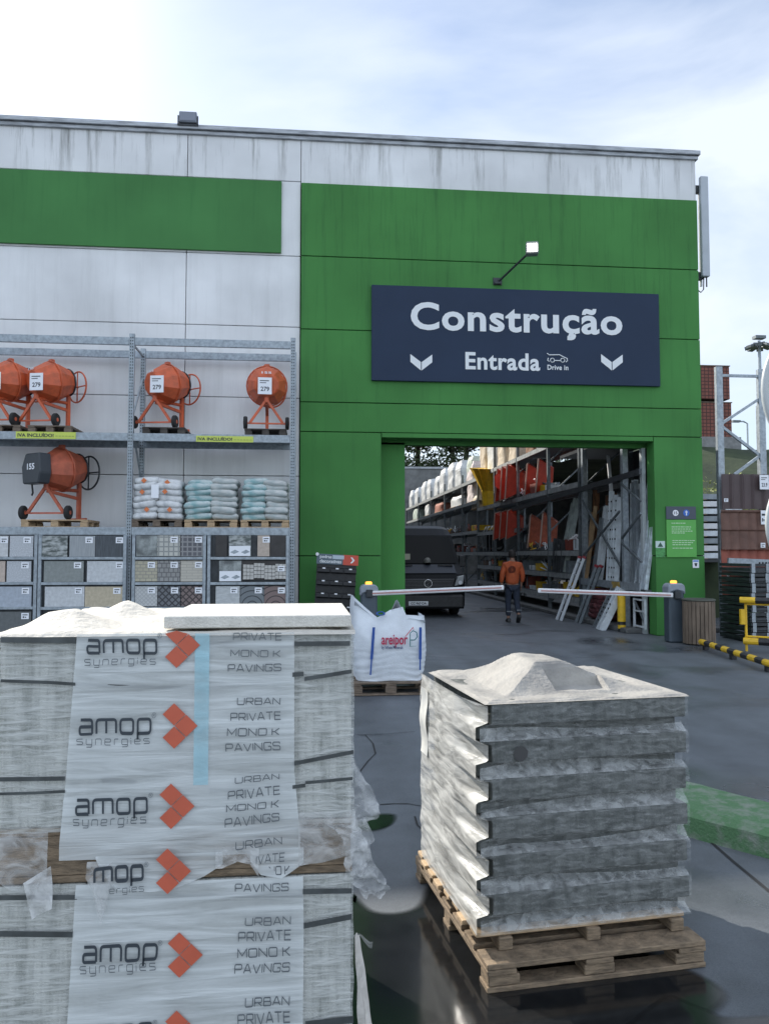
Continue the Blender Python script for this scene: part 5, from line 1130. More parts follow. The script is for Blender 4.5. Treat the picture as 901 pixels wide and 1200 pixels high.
# y grows away from us: he faces +y
nodes = [((0, 0, .92), (.13, .10)), ((0, 0, 1.10), (.125, .09)), ((0, .0, 1.30), (.15, .10)), ((0, -.01, 1.43), (.10, .08)), ((0, .0, 1.51), .05), ((0, .02, 1.58), (.068, .078)), ((0, .03, 1.66), (.072, .085)), ((0, .025, 1.71), (.05, .06)),
         ((-.17, -.01, 1.40), .055), ((-.235, -.03, 1.15), .042), ((-.25, .06, .93), .034), ((-.25, .09, .87), .036), ((-.245, .11, .80), .02),
         ((.17, -.01, 1.40), .055), ((.235, -.02, 1.15), .042), ((.235, .08, .94), .034), ((.232, .11, .88), .036), ((.228, .13, .81), .02),
         ((-.09, 0, .86), .085), ((-.095, .06, .50), .055), ((-.10, .02, .10), .038), ((-.10, .10, .045), .035),
         ((.09, 0, .86), .085), ((.10, -.02, .50), .055), ((.105, -.24, .18), .038), ((.108, -.22, .09), .035)]
edges = [(0, 1), (1, 2), (2, 3), (3, 4), (4, 5), (5, 6), (6, 7), (3, 8), (8, 9), (9, 10), (10, 11), (11, 12), (3, 13), (13, 14), (14, 15), (15, 16), (16, 17), (0, 18), (18, 19), (19, 20), (20, 21), (0, 22), (22, 23), (23, 24), (24, 25)]
skin('body', M['skin'], nodes, edges, per)
skin('jacket', M['jacket'], [((0, 0, .88), (.19, .14)), ((0, 0, 1.05), (.18, .135)), ((0, 0, 1.28), (.20, .14)), ((0, -.01, 1.42), (.14, .11)), ((0, 0, 1.49), .075), ((-.19, -.01, 1.39), .08), ((-.255, -.03, 1.15), .068), ((-.262, .05, .95), .055), ((.19, -.01, 1.39), .08), ((.255, -.02, 1.15), .068), ((.248, .07, .96), .055)], [(0, 1), (1, 2), (2, 3), (3, 4), (3, 5), (5, 6), (6, 7), (3, 8), (8, 9), (9, 10)], per)
skin('trousers', M['trouser'], [((0, 0, .92), (.155, .12)), ((-.09, 0, .84), .105), ((-.097, .055, .50), .08), ((-.10, .02, .13), .065), ((.09, 0, .84), .105), ((.10, -.015, .50), .08), ((.105, -.22, .21), .065)], [(0, 1), (1, 2), (2, 3), (0, 4), (4, 5), (5, 6)], per)
MB().lathe([(.001, .115), (.05, .105), (.085, .06), (.094, .0), (.088, -.05), (.07, -.085), (.001, -.09)], 16, Matrix.Translation((0, .015, 1.655)) @ Matrix.Scale(1.12, 4, (0, 1, 0))).build('hair', mat('dark_hair', (.018, .014, .012), .7), per, smooth=True)
for x, y, z, rx in ((-.10, .05, .0, 0), (.106, -.23, .065, -38)):
    MB().prism([(-.13, .0), (.14, .0), (.15, .035), (.06, .085), (-.12, .10)], -.048, .048, 'x').build('shoe', M['black'], per, bevel=.02, loc=(x, y, z)).rotation_euler.x = R(rx)
sp = MB(); sp.tube([(-.03 + (.02 + .075 * k / 40) * math.cos(k * .42), -.150 - .0, 1.28 + (.02 + .075 * k / 40) * math.sin(k * .42)) for k in range(41)], .009, 4); sp.build('spiral_emblem', mat('dark_print', (.12, .025, .015), .7), per)
for s_ in (-1, 1):
    hx = s_ * .25; 
    for k in range(4): MB().tube([(hx - s_ * .018 + 0, .10 + .016 * (k - 1.5), .83), (hx - s_ * .02, .105 + .017 * (k - 1.5), .79), (hx - s_ * .03, .11 + .016 * (k - 1.5), .75 + .006 * abs(k - 1.5))], [.009, .0085, .007], 6).build('finger', M['skin'], per, smooth=True)
    MB().tube([(hx - s_ * .02, .135, .86), (hx - s_ * .035, .155, .82), (hx - s_ * .04, .155, .79)], [.011, .010, .008], 6).build('thumb', M['skin'], per, smooth=True)
MB().box(-.165, -.035, -.11, -.105, .255, .275).box(.045, .165, -.30, -.29, .30, .32).build('reflective_band', mat('grey_band', (.2, .22, .24), .4), per)
# ================================================================ YARD RACKS
YX = 6.8
yr = thing('yard_rack', 'long galvanised pallet rack running away down the right side of the yard', 'rack', (YX, 19.2, 0))
UY = [19.2, 21.8, 25.1, 28.3, 31.2, 34.4, 39.0, 43.4, 48.4, 54.5]
for y in UY:
    for dx in (0, 1.1): MB().box(dx, dx + .08, y - 19.2 - .05, y - 19.2 + .05, 0, 6.3 if y < 30 else 5.15).build('upright', M['steel_dark'], yr)
    br = MB(); z = .3
    while z < 4.6: br.beam((.06, y - 19.2, z), (1.12, y - 19.2, z + 1.0), .04); z += 1.0
    br.build('brace', M['steel_dark'], yr)
def levels(i): return [.55, 1.15, 1.75, 3.5, 4.82] if i < 2 else ([.6, 1.2, 1.72, 2.5, 3.5, 4.82] if i < 4 else [1.72, 2.6, 3.83, 4.76])
M['beam_light'] = mat('pale_rack_beam', (.33, .35, .35), .5, .2, .25, 6)
for i in range(len(UY) - 1):
    y0, y1 = UY[i] - 19.2 + .051, UY[i + 1] - 19.2 - .051
    for z in levels(i):
        for dx in (-.01, 1.13): MB().box(dx, dx + .05, y0, y1, z - .14, z - .012).build('beam', M['beam_light'], yr)
        MB().box(-.005, 1.17, y0, y1, z - .0105, z).build('shelf', M['steel_dark'], yr)
# near cantilever rack with a deck at 1 m and long goods standing on it
cr = thing('profile_rack', 'near yard rack with long profiles standing upright, right inside the opening', 'rack', (YX, 16.3, 0))
for y in (16.45, 18.95):
    MB().box(.0, .12, y - 16.3 - .06, y - 16.3 + .06, 0, 4.6).build('upright', M['steel'], cr)
    MB().box(1.2, 1.32, y - 16.3 - .06, y - 16.3 + .06, 0, 4.6).build('upright', M['steel_dark'], cr)
MB().box(.13, 1.3, -.7, 2.58, .87, .92).build('deck', M['steel_dark'], cr)
MB().box(-.03, -.005, -.75, 2.75, .90, 1.06).build('deck_edge', M['steel'], cr)
MB().beam((-.03, -.9, 3.36), (-.03, 9.2, 3.12), .06, .12).build('cross_beam', M['dark_metal'], cr)
for a, b_ in (((-.02, .15, 2.0), (-.02, -.85, 2.5)), ((-.02, .15, 1.9), (-.02, -.85, 1.5)), ((-.02, .15, 3.2), (-.02, -.85, 2.75)), ((-.02, 2.6, 1.6), (-.02, .25, 2.6)), ((-.02, 2.6, 3.0), (-.02, .25, 1.4))): MB().beam(a, b_, .04).build('brace', M['steel_dark'], cr)
MB().box(.02, 1.3, -.7, 4.4, 4.25, 4.33).build('upper_deck', M['dark_metal'], cr)
MB().box(1.34, 1.38, -.7, 2.7, .0, 4.24).build('back_panel', M['dark_metal'], cr)
# goods: leaning bundles
def bundle(label, y, x, w, h, n, m, lean=.25, z=.925, ly=0, holes=False, name='profile_bundle', cat='profiles'):
    t = thing(name, label, cat, (x, y, z), 0, 'long goods standing in the yard rack'); mb = MB(); rn = random.Random(int(y * 97 + x * 13))
    for k in range(n):
        yy = (k - n / 2) * w / n; hh = h * rn.uniform(.93, 1.03); 
        mb.beam((rn.uniform(0, .06), yy, 0), (lean + rn.uniform(0, .06), yy + ly, hh), w / n * .86, .035, (0, 1, 0))
    mb.build('profiles', m, t)
    if holes:
        hb = MB()
        for k in range(n):
            for q in range(9): f = .1 + q * .1; hb.box(lean * f - .045, lean * f - .025 , (k - n / 2) * w / n - .01, (k - n / 2) * w / n + .012, h * f - .02, h * f + .02)
        hb.build('punched_holes', M['hole'], t)
    return t
pw_ = mat('pale_metal_profile', (.62, .67, .70), .5, 0, .2, 4); pg_ = mat('grey_profile', (.22, .25, .27), .5, .3, .25, 4); pb_ = mat('brown_profile', (.13, .065, .04), .7, var=.3, scale=4); pd_ = mat('dark_profile', (.05, .055, .06), .5, .2, .3, 4)
bundle('pale punched steel studs standing behind the near rack upright', 17.25, YX + .02, .55, 2.15, 4, pw_, .10, holes=True)
bundle('grey steel studs standing just left of the pale punched studs', 17.45, YX + .2, .3, 2.1, 4, pg_, .12)
bundle('tall wavy translucent sheets leaning at the right end of the near rack', 15.9, YX + .10, .55, 3.2, 6, mat('wavy_sheet', (.50, .56, .60), .35, var=.35, scale=6), .35, ly=-.2)
bundle('thin grey rods leaning in front of the wavy sheets', 16.1, YX + .12, .3, 2.3, 3, pg_, .15, ly=.35)
bundle('dark curved profiles standing in the middle of the near rack', 18.0, YX + .3, .5, 1.9, 5, pd_, .3, ly=.3)
bundle('brown boards standing in the middle of the near rack', 18.55, YX + .45, .55, 2.2, 4, pb_, .1)
bundle('short grey panels leaning below the brown boards', 18.7, YX + .1, .35, 1.6, 3, pg_, .2, ly=-.2)
bundle('pale ribbed posts standing left of the brown boards', 19.9, YX + .25, .7, 2.35, 5, mat('ribbed_grey_post', (.20, .23, .23), .6, var=.4, scale=30, stretch=(1, 1, 3)), .15, z=1.16)
bundle('long orange brown boards at the left end of the near rack', 19.45, YX + .4, .25, 2.2, 2, mat('orange_board', (.20, .09, .04), .7, var=.2), .1, z=1.16)
bundle('pale green panels leaning outwards in the bay beyond the near rack', 20.9, YX + .05, .6, 2.0, 4, mat('pale_green_panel', (.30, .34, .32), .6, var=.2), .3, z=1.16, ly=-.35)
bundle('dark mesh panels under the pale green panels', 21.0, YX + .0, .8, .9, 4, pd_, .05, z=1.16)
bundle('pale planks standing between the punched studs and the wavy sheets', 16.65, YX + .3, .45, 2.4, 4, pw_, .05)
bundle('white slim posts leaning behind the white ladder', 18.15, YX + .05, .3, 1.9, 3, pw_, .35, ly=.25)
bundle('tan planks leaning at the far end of the near rack', 19.0, YX + .02, .3, 1.9, 3, mat('tan_board', (.34, .22, .12), .75, var=.3, scale=4), .2, ly=-.2)
bundle('slanting white strip among the dark goods on the upper deck', 17.9, YX + .3, .09, 1.1, 1, M['white'], .1, z=2.95, ly=.45)
# loads on the upper deck
for k, (y, z, h_, w_, lab, m) in enumerate([(18.4, 4.34, .45, 1.0, 'stack of pale folded sheets on the far end of the upper deck', pw_), (17.2, 4.34, .3, 1.1, 'low stack of grey sheets in the middle of the upper deck', pg_)]):
    t = thing('sheet_stack', lab, 'sheets', (YX + .2, y, z)); [MB().box(rnd.uniform(-.2, 0), 1.3, -w_ / 2, w_ / 2, q * .09, q * .09 + .075).build('sheet', m, t) for q in range(int(h_ / .09))]
# things on the ground under the near rack
def ladder(label, a, b_, w, n, m=M['white']):
    t = thing('ladder', label, 'ladder', a, 0, 'ladders leaning at the yard rack'); d = Vector(b_) - Vector(a); s_ = Vector((0, w, 0))
    for q in (-.5, .5): MB().beam(s_ * q, d + s_ * q, .05, .07).build('rail', m, t)
    for k in range(n): f = (k + .7) / n; MB().beam(d * f - s_ * .5, d * f + s_ * .5, .03).build('rung', m, t)
    for q in (-.5, .5): MB().beam(d + s_ * q, d * 1.035 + s_ * q, .075, .09).build('end_cap', mat('red_cap', (.3, .03, .04), .5), t)
    return t
g0 = gnd(659, 727)
ladder('white ladder with red end caps leaning at the rack above the barrier arm', (6.25, 19.2, 0), (6.75, 18.9, 1.55), .33, 5, mat('white_rail', (.60, .64, .68), .4))
ladder('thin grey ladder leaning just right of the white ladder', (6.45, 18.35, 0), (6.8, 17.9, 1.35), .28, 4, pg_)
bundle('punched grey scaffold plank leaning under the deck beside the yellow guard', 16.75, 6.35, .34, .95, 2, pw_, .38, 0, -.25, True, 'scaffold_plank', 'plank')
bundle('second punched scaffold plank leaning left of the first', 17.15, 6.4, .3, .95, 2, pg_, .38, 0, -.25, True, 'scaffold_plank', 'plank')
M['sack_red'] = mat('dark_red_sack', (.13, .035, .04), .6, var=.4, scale=6)
sm_ = [sack_bm(.55, .5, .16, 50 + k).mesh('sack', M['sack_red'], smooth=True) for k in range(3)]
for k in range(6):
    for q in range(2):
        o = bpy.data.objects.new('sack', sm_[(k + q) % 3]); COL.objects.link(o); o.location = (7.0 + .02 * math.sin(k * 3), 17.75 + q * .52, .19 + k * .115); o.rotation_euler = (0, 0, R(90) + .1 * math.sin(k * 2 + q))
        tag(o, 'dark red sack under the near rack deck, %s layer, %s column' % (['bottom', 'second', 'third', 'fourth', 'fifth', 'top'][k], ['nearer', 'farther'][q]), 'sack', 'dark red sacks under the deck')
yg = thing('rack_guard', 'yellow round rack guard with black bands at the foot of the near upright', 'guard', (6.68, 16.28, 0))
MB().tube([(0, 0, .22), (0, 0, .80)], .085, 16).build('sleeve', M['yellow'], yg); 
MB().tube([(0, 0, 0), (0, 0, .07)], .083, 16).tube([(0, 0, .15), (0, 0, .22)], .083, 16).build('black_band', M['black'], yg); MB().tube([(0, 0, .07), (0, 0, .15)], .083, 16).build('yellow_band', M['yellow'], yg)
fr = thing('metal_trestle', 'low grey metal trestle under the deck beside the door frame', 'trestle', (6.95, 15.95, .1))
for y in (-.25, .3): MB().beam((0, y, 0), (.0, y, .62), .04).build('leg', pw_, fr)
for z in (.04, .36, .6): MB().beam((0, -.25, z), (0, .3, z), .035).build('bar', pw_, fr)
MB().beam((0, .3, .6), (.0, -.25, .1), .03).build('diagonal', pg_, fr)
yp = thing('deck_sign', 'small tan plate fixed on the near deck edge above the yellow guard', 'plate', (6.745, 16.75, .91)); MB().box(-.012, .012, -.2, .2, 0, .14).build('plate', mat('tan_plate', (.32, .22, .06), .6, var=.3, scale=8), yp)

# loads further down: wrapped white loads on the top level
M['wrap_white'] = mat('white_wrapped_load', (.66, .68, .68), .5, col2=(.42, .45, .46), scale=3, lo=.3, hi=.6, bump=.5, bscale=12)
M['wrap_cream'] = mat('cream_load', (.60, .52, .40), .7, col2=(.42, .34, .24), scale=4, lo=.3, hi=.6, bump=.3, bscale=12)
def load(label, y, z, w, h, d, m, seed, cat='wrapped load', name='wrapped_load'):
    def fn(u, v):
        a = 2 * math.pi * u; c, s_ = math.cos(a), math.sin(a); e = .3
        k = 1 if v < .75 else 1 - (v - .75) * .9 * (.6 + .8 * abs(noise.noise(Vector((u * 5, seed, 0)))))
        p = Vector((d / 2 * math.copysign(abs(c) ** e, c) * k, w / 2 * math.copysign(abs(s_) ** e, s_) * k, h * (v if v < .75 else .75 + (v - .75))))
        return p + noise.noise_vector(p * 3 + Vector((seed * 3.3, 0, 0))) * .05
    t = thing(name, label, cat, (YX + .62, y, z), 0, 'loads on the yard rack')
    mb = MB().grid(fn, 28, 10); top = [mb.v[-29 + i] for i in range(28)]; b = len(mb.v); mb.add([(0, 0, h * 1.0)] , []); n0 = b - 29
    for i in range(28): mb.f.append((n0 + i, n0 + i + 1, b))
    mb.build('load', m, t)
    MB().box(-d / 2, d / 2, -w / 2, w / 2, -.0, .03).build('pallet_base', M['wood'], t)
    return t
topz = lambda y: 4.825 if y < 34.4 else 4.765
for k, (y, h_) in enumerate([(52.8, 1.15), (50.0, 1.1), (46.9, 1.2), (44.8, 1.15), (42.1, 1.05), (40.3, 1.25), (37.8, 1.3), (35.8, 1.15)]):
    load('white wrapped load on the top level of the yard rack, %s from the far end' % ['first', 'second', 'third', 'fourth', 'fifth', 'sixth', 'seventh', 'eighth'][k], y, topz(y), 1.5, h_, 1.1, M['wrap_white'], k)
load('tall pinkish white wrapped load standing half out on the far middle level', 33.0, 3.84, 1.3, 1.75, 1.15, mat('pinkish_wrap', (.62, .55, .53), .6, var=.2, scale=6), 30)
load('low white load on the middle level, beyond the pinkish one', 36.5, 3.84, 2.6, .5, 1.1, M['wrap_white'], 31); load('white load in front of the far end on the middle level', 45.5, 3.84, 1.6, .75, 1.1, M['wrap_white'], 32); load('reddish brown load on the far middle level', 41.5, 3.84, 2.2, .5, 1.1, mat('brick_red_load', (.32, .13, .09), .8, var=.2), 33); load('greenish white load at the far end of the middle level', 50.5, 3.84, 2.2, .8, 1.1, mat('pale_green_load', (.45, .52, .47), .6, var=.2), 34)
load('cream sack load beside the yellow hopper', 31.9 - 2.0 + 2.3, 3.51, 1.3, .55, 1.1, M['wrap_cream'], 35)
for k, (y, h_, m, lab) in enumerate([(33.2, 1.0, mat('greenish_wrap', (.48, .54, .46), .6, var=.25, scale=5), 'greenish wrapped load on the top level left of the cream boxes'), (30.6, 1.6, M['wrap_cream'], 'tall cream load on the top level, farthest of the cream loads'), (29.2, 1.85, M['wrap_white'], 'tall white load on the top level between the cream loads'), (27.6, 1.5, M['wrap_cream'], 'cream load on the top level above the red barrow trays'), (26.0, 1.7, M['wrap_cream'], 'wide cream load on the top level near the front'), (23.9, 1.1, mat('carton_brown', (.22, .12, .07), .8, var=.25), 'brown carton load on the top level'), (22.6, .9, M['wrap_white'], 'white load on the top level nearest the opening')]):
    load(lab, y, 4.825, 1.15, h_, 1.1, m, 40 + k)
# yellow hopper and red trays
def hopper(label, m, y, z, s=1.0, rx=0):
    t = thing('chute_hopper', label, 'hopper', (YX + .12, y, z))
    T_ = Matrix.Rotation(rx, 4, 'X')
    MB().lathe([(.62 * s, 1.18 * s), (.66 * s, 1.2 * s), (.60 * s, 1.12 * s), (.27 * s, .52 * s), (.25 * s, .5 * s), (.2 * s, .0), (.17 * s, .0)], 8, T_, R(22)).build('funnel', m, t)
    for a in range(4): an_ = R(45 + 90 * a); MB().beam(T_ @ Vector((.27 * s * math.cos(an_), .27 * s * math.sin(an_), .5 * s)), T_ @ Vector((.63 * s * math.cos(an_), .63 * s * math.sin(an_), 1.17 * s)), .03).build('rib', m, t)
    return t
hopper('yellow rubble chute hopper standing at the edge of the middle level', M['yellow'], 29.7, 3.51, 1.2, R(8))
hopper('red chute hopper lying over the yellow one', M['red'], 27.6, 3.95, .75, R(75))
def tray(label, y, z, x=YX + .1, rz=0, m=None, s=1.0):
    t = thing('barrow_tray', label, 'barrow tray', (x, y, z), rz, 'red wheelbarrow trays on the yard rack'); t.rotation_euler.x = R(8); t.scale = (s,) * 3
    m = m or M['red']
    MB().add([(-.1, -.42, .0), (-.1, .42, 0), (.0, .36, 1.0), (.0, -.36, 1.0), (.38, -.22, .2), (.38, .22, .2), (.42, .2, .72), (.42, -.2, .72)], [(4, 5, 6, 7), (0, 1, 5, 4), (1, 2, 6, 5), (2, 3, 7, 6), (3, 0, 4, 7)]).build('tray', m, t, solid=.012)
    MB().tube([(-.1, -.42, .0), (-.1, .42, 0), (.0, .36, 1.0), (.0, -.36, 1.0), (-.1, -.42, 0)], .022, 6).build('rim', mat('pale_rim', (.50, .36, .30), .4), t)
    return t
for k, y in enumerate((27.3, 26.6, 25.9)): tray('red barrow tray standing on the middle level, %s from the yellow hopper' % ['first', 'second', 'third'][k], y, 3.55, YX + .05, R(180 - 35) if False else R(-30), None, 1.15)
for k, y in enumerate((24.4, 23.2)): tray('dull red barrow tray on the shaded middle level, %s one' % ['farther', 'nearer'][k], y, 3.55, YX + .2, R(-20), M['red'], 1.0)
for k, y in enumerate((27.6, 26.7, 25.8)): tray('pale rimmed red barrow tray on the lower level, %s of three from left' % ['first', 'second', 'third'][k], y, 1.74 + .45, YX + .0, R(-30), M['red'], .95)
for k, y in enumerate((24.3, 23.0)): tray('shaded red barrow tray on the lower level behind the uprights, %s one' % ['farther', 'nearer'][k], y, 1.9, YX + .25, R(-20), M['orange_dull'], 1.0)
def barrow(label, y, z):
    t = thing('wheelbarrow', label, 'wheelbarrow', (YX + .1, y, z), 0, 'dark wheelbarrows on the yard rack')
    for dy in (-.25, .25): MB().tube([(0, dy, 0), (0, dy, .75), (.12, dy, .95), (.4, dy, 1.0)], .022, 6).build('handle', mat('chrome_tube', (.5, .52, .53), .3, .6), t, smooth=True)
    MB().add([(.1, -.35, .1), (.1, .35, .1), (.1, .3, .8), (.1, -.3, .8), (.4, -.2, .2), (.4, .2, .2), (.4, .2, .65), (.4, -.2, .65)], [(4, 5, 6, 7), (0, 1, 5, 4), (1, 2, 6, 5), (2, 3, 7, 6), (3, 0, 4, 7)]).build('tray', M['dark_metal'], t, solid=.01)
    MB().ring(.16, .04, 18, 6, Matrix.Translation((.3, 0, -.0 + .18)) @ Matrix.Rotation(R(90), 4, 'X')).build('wheel', M['rubber'], t)
    return t
for k, y in enumerate((30.3, 29.2)): barrow('dark wheelbarrow with pale bent handles on the lower level, %s one' % ['farther', 'nearer'][k], y, 1.75)
# small shelf goods in the nearer pallet bays
cats = [('crate', 'grey'), ('bundle', 'pale'), ('box', 'dark')]
gm = [pg_, pw_, pd_, mat('shelf_box_brown', (.16, .11, .075), .8, var=.3), mat('shelf_box_red', (.22, .05, .035), .7, var=.3), M['white'], M['orange_dull'], M['yellow']]
lvl_word = {.55: 'lowest shelf', .6: 'lowest shelf', 1.15: 'second shelf', 1.2: 'second shelf', 1.72: 'third shelf', 1.75: 'third shelf', 2.5: 'fourth shelf', 3.5: 'high shelf', 2.6: 'second far shelf'}
bay_word = ['beside the profile rack', 'behind the person', 'under the red trays', 'under the yellow hopper', 'beyond the yellow hopper', 'behind the van']
colw = ['grey', 'pale metal', 'blackish', 'brown', 'dark red', 'white', 'dull orange', 'yellow']
rn = random.Random(11); used = set()
for i in range(6):
    for z in levels(i):
        if z > 4 or (z > 3 and i != 1) or (i in (2, 3) and z in (1.72, 2.5)): continue
        y = UY[i] + .3; k = 0
        while y < UY[i + 1] - .5:
            w_ = rn.uniform(.3, .65); h_ = rn.uniform(.14, .46); c = rn.randrange(8); kind = rn.choice(['box', 'tray', 'rods'])
            lab = '%s %s, %s %s, number %s from front' % (colw[c], {'box': 'carton', 'tray': 'open tray', 'rods': 'rod bunch'}[kind], lvl_word[z], bay_word[i], ['one', 'two', 'three', 'four', 'five', 'six', 'seven', 'eight', 'nine'][k])
            lab = lab.replace('number one from', 'first from').replace('number two from', 'second from').replace('number three from', 'third from').replace('number four from', 'fourth from').replace('number five from', 'fifth from').replace('number six from', 'sixth from')
            t = thing({'box': 'carton', 'tray': 'fittings_tray', 'rods': 'rod_bunch'}[kind], lab, {'box': 'carton', 'tray': 'tray', 'rods': 'rods'}[kind], (YX + .1, y + w_ / 2, z + .004), rn.uniform(-.1, .1), 'small goods on the yard rack')
            if kind == 'box': MB().box(0, .8, -w_ / 2, w_ / 2, 0, h_).build('carton', gm[c], t, bevel=.01); MB().box(-.004, .3, -.04, .04, h_ * .2, h_ + .003).build('tape', gm[0], t)
            elif kind == 'tray': MB().prism([(-w_ / 2, h_ * .8), (-w_ / 2 + .06, 0), (w_ / 2 - .06, 0), (w_ / 2, h_ * .8)], 0, .6, 'x').build('tray', gm[c], t); [MB().tube([(rn.uniform(.0, .5), rn.uniform(-w_ / 3, w_ / 3), h_ * .7), (rn.uniform(0, .5), rn.uniform(-w_ / 3, w_ / 3), h_ * 1.15)], .03, 6).build('fitting', gm[(c + 1) % 6], t) for _ in range(5)]
            else: [MB().tube([(rn.uniform(-.1, 0), -w_ / 2 + rn.uniform(0, .1), .03 + .035 * q), (rn.uniform(-.05, .2), w_ / 2, .05 + .03 * q + rn.uniform(0, .2))], .018, 6).build('rod', gm[c], t) for q in range(5)]
            y += w_ + rn.uniform(.04, .2); k += 1
# retaining wall and trees behind the yard
rw = thing('retaining_wall', 'long grey concrete retaining wall at the far end of the yard', 'wall', (10, 60, 0)); MB().box(-40, 40, -.0, .6, 0, 8.2).build('wall', mat('grey_stone_wall', (.17, .175, .17), .9, var=.3, scale=1.2, bump=.6, bscale=5), rw); MB().box(-40, 40, -.08, .68, 8.2, 8.35).build('coping', M['coping'], rw)
M['leaf'] = mat('dark_leaf', (.055, .085, .025), .7, col2=(.02, .035, .012), scale=.8, lo=.35, hi=.65); M['leaf2'] = mat('olive_leaf', (.085, .10, .03), .7, col2=(.035, .05, .018), scale=.8, lo=.35, hi=.65); M['bark'] = mat('bark', (.06, .045, .035), .9, var=.3, scale=4)
def tree(label, x, y, z, h, r, m, n, seed, leaf=.22):
    rn = random.Random(seed); t = thing('tree', label, 'tree', (x, y, z), 0, 'trees above the retaining wall')
    tk = MB(); tk.tube([(0, 0, -.3), (.1 * h * .1, 0, h * .4), (.03 * h, .02, h * .8)], [.03 * h, .022 * h, .006 * h], 8)
    cl = []
    for k in range(14):
        a = rn.uniform(0, 6.28); zz = rn.uniform(.35, .95) * h; rr = r * rn.uniform(.25, .8) * (1.1 - abs(zz / h - .6)); c = Vector((rr * math.cos(a), rr * math.sin(a), zz)); cl.append((c, r * rn.uniform(.22, .42)))
        tk.tube([(.02 * h, 0, zz * .7), c], [.010 * h, .003 * h], 5)
    tk.build('trunk', M['bark'], t)
    mb = MB()
    for k in range(n):
        c, cr_ = rn.choice(cl); d = Vector((rn.gauss(0, 1), rn.gauss(0, 1), rn.gauss(0, 1))).normalized() * cr_ * rn.uniform(.3, 1.05); p = c + d
        u = Vector((rn.gauss(0, 1), rn.gauss(0, 1), rn.gauss(0, 1))).normalized(); v = u.orthogonal().normalized(); s_ = leaf * rn.uniform(.5, 1.2)
        mb.add([p - u * s_, p + v * s_ * .5, p + u * s_, p - v * s_ * .5], [(0, 1, 2, 3)])
    mb.build('crown', m, t)
    return t
for k, (x, y, h_, r) in enumerate([(6.5, 63, 7, 3.2), (9.2, 66, 8.5, 3.4), (11.6, 62.5, 6.5, 3.0), (13.6, 67, 9, 3.8), (16.2, 63, 7.5, 3.2), (19, 66, 8.5, 3.6), (3.5, 65, 8, 3.4), (23, 65, 8, 3.5)]):
    tree(['dense dark tree behind the wall at the left of the opening', 'tall loose tree second from the left above the retaining wall', 'low dark tree third from the left above the retaining wall', 'tall tree above the middle of the retaining wall with gaps of sky', 'dark tree above the wall behind the cream loads', 'tree hidden mostly by the top rack loads', 'dark tree above the wall behind the left jamb', 'tree far right above the retaining wall behind the rack'][k], x, y, 7.9, h_, r, [M['leaf'], M['leaf2']][k % 2], 3800, 100 + k, .24)
un = thing('hedge', 'dark undergrowth along the top of the retaining wall', 'hedge', (10, 62.2, 7.9)); rn = random.Random(3); mb = MB()
for k in range(9000):
    p = Vector((rn.uniform(-12, 14), rn.gauss(0, .5), 0)); p.z = abs(rn.gauss(0, 1)) * (1.1 + .7 * noise.noise(Vector((p.x * .4, 0, 0)))); u = Vector((rn.gauss(0, 1), rn.gauss(0, 1), rn.gauss(0, 1))).normalized(); v = u.orthogonal().normalized(); s_ = .2 * rn.uniform(.5, 1.2)
    mb.add([p - u * s_, p + v * s_ * .5, p + u * s_, p - v * s_ * .5], [(0, 1, 2, 3)])
mb.build('foliage', M['leaf'], un)

# ================================================================ RIGHT SIDE OF THE PICTURE
# outdoor rack frame and its goods
RF = 15.6
a = onY(841, 430, RF); b_ = onY(890, 433, RF)
rf = thing('outdoor_rack', 'grey outdoor rack frame with crossed braces right of the building', 'rack', (a.x, RF, 0)); dx = b_.x - a.x
MB().box(-.07, .07, -.05, .05, 0, a.z).build('upright', M['steel'], rf, bevel=.006); MB().box(dx - .07, dx + .07, -.05, .05, 0, b_.z).build('upright', M['steel'], rf, bevel=.006); MB().box(dx + .12, dx + .22, .3, .4, 0, b_.z - .7).build('upright', M['steel'], rf, bevel=.006)
lc = lambda x, y: onY(x, y, RF) - Vector((a.x, RF, 0))
for p, q in (((842, 440), (889, 441)), ((844, 497), (888, 468)), ((844, 499), (890, 534)), ((860, 556), (890, 534)), ((844, 620), (888, 650)), ((844, 690), (888, 660))): MB().beam(lc(*p) + Vector((0, .0, 0)), lc(*q), .05, .055).build('brace', M['steel'], rf)
for y_ in (0, 2.6): pass
MB().beam(lc(836, 657) + Vector((0, -.55, 0)), lc(905, 661) + Vector((.6, -.55, 0)), .05, .12).build('beam', M['steel'], rf)
hb = MB(); s0 = lc(870, 659.5); [hb.box(s0.x + k * .07, s0.x + k * .07 + .035, -.58, -.576, s0.z - .02, s0.z + .02) for k in range(14)]; hb.build('punched_holes', M['hole'], rf)
# roof sheets hung on the frame
def roof_sheet(label, px0, px1, py0, py1, m, kind, Y=15.42, tagp=()):
    A = onY(px0, py0, Y); B = onY(px1, py1, Y); w_, h_ = B.x - A.x, A.z - B.z
    t = thing('roof_sheet', label, 'roof sheet', (A.x, Y, B.z), 0, 'roof sheets hung on the outdoor rack')
    if kind == 'rib': fn = lambda u, v: Vector((u * w_, -.05 * max(0, min(1, 6 * abs(((u * 7.2) % 1) - .5) - 1.9)), v * h_))
    else: fn = lambda u, v: Vector((u * w_, -.035 * abs(math.sin(u * 8.5 * math.pi)) - .03 * (1 - ((v * 2.1) % 1)), v * h_ ))
    MB().grid(fn, 140, 24).build('sheet', m, t, smooth=False)
    for (x, y, ww, hh, s_) in tagp: price_tag(t, onY(x, y, Y).x - A.x, onY(x, y, Y).z - B.z, ww, hh, -.09, s_)
    return t
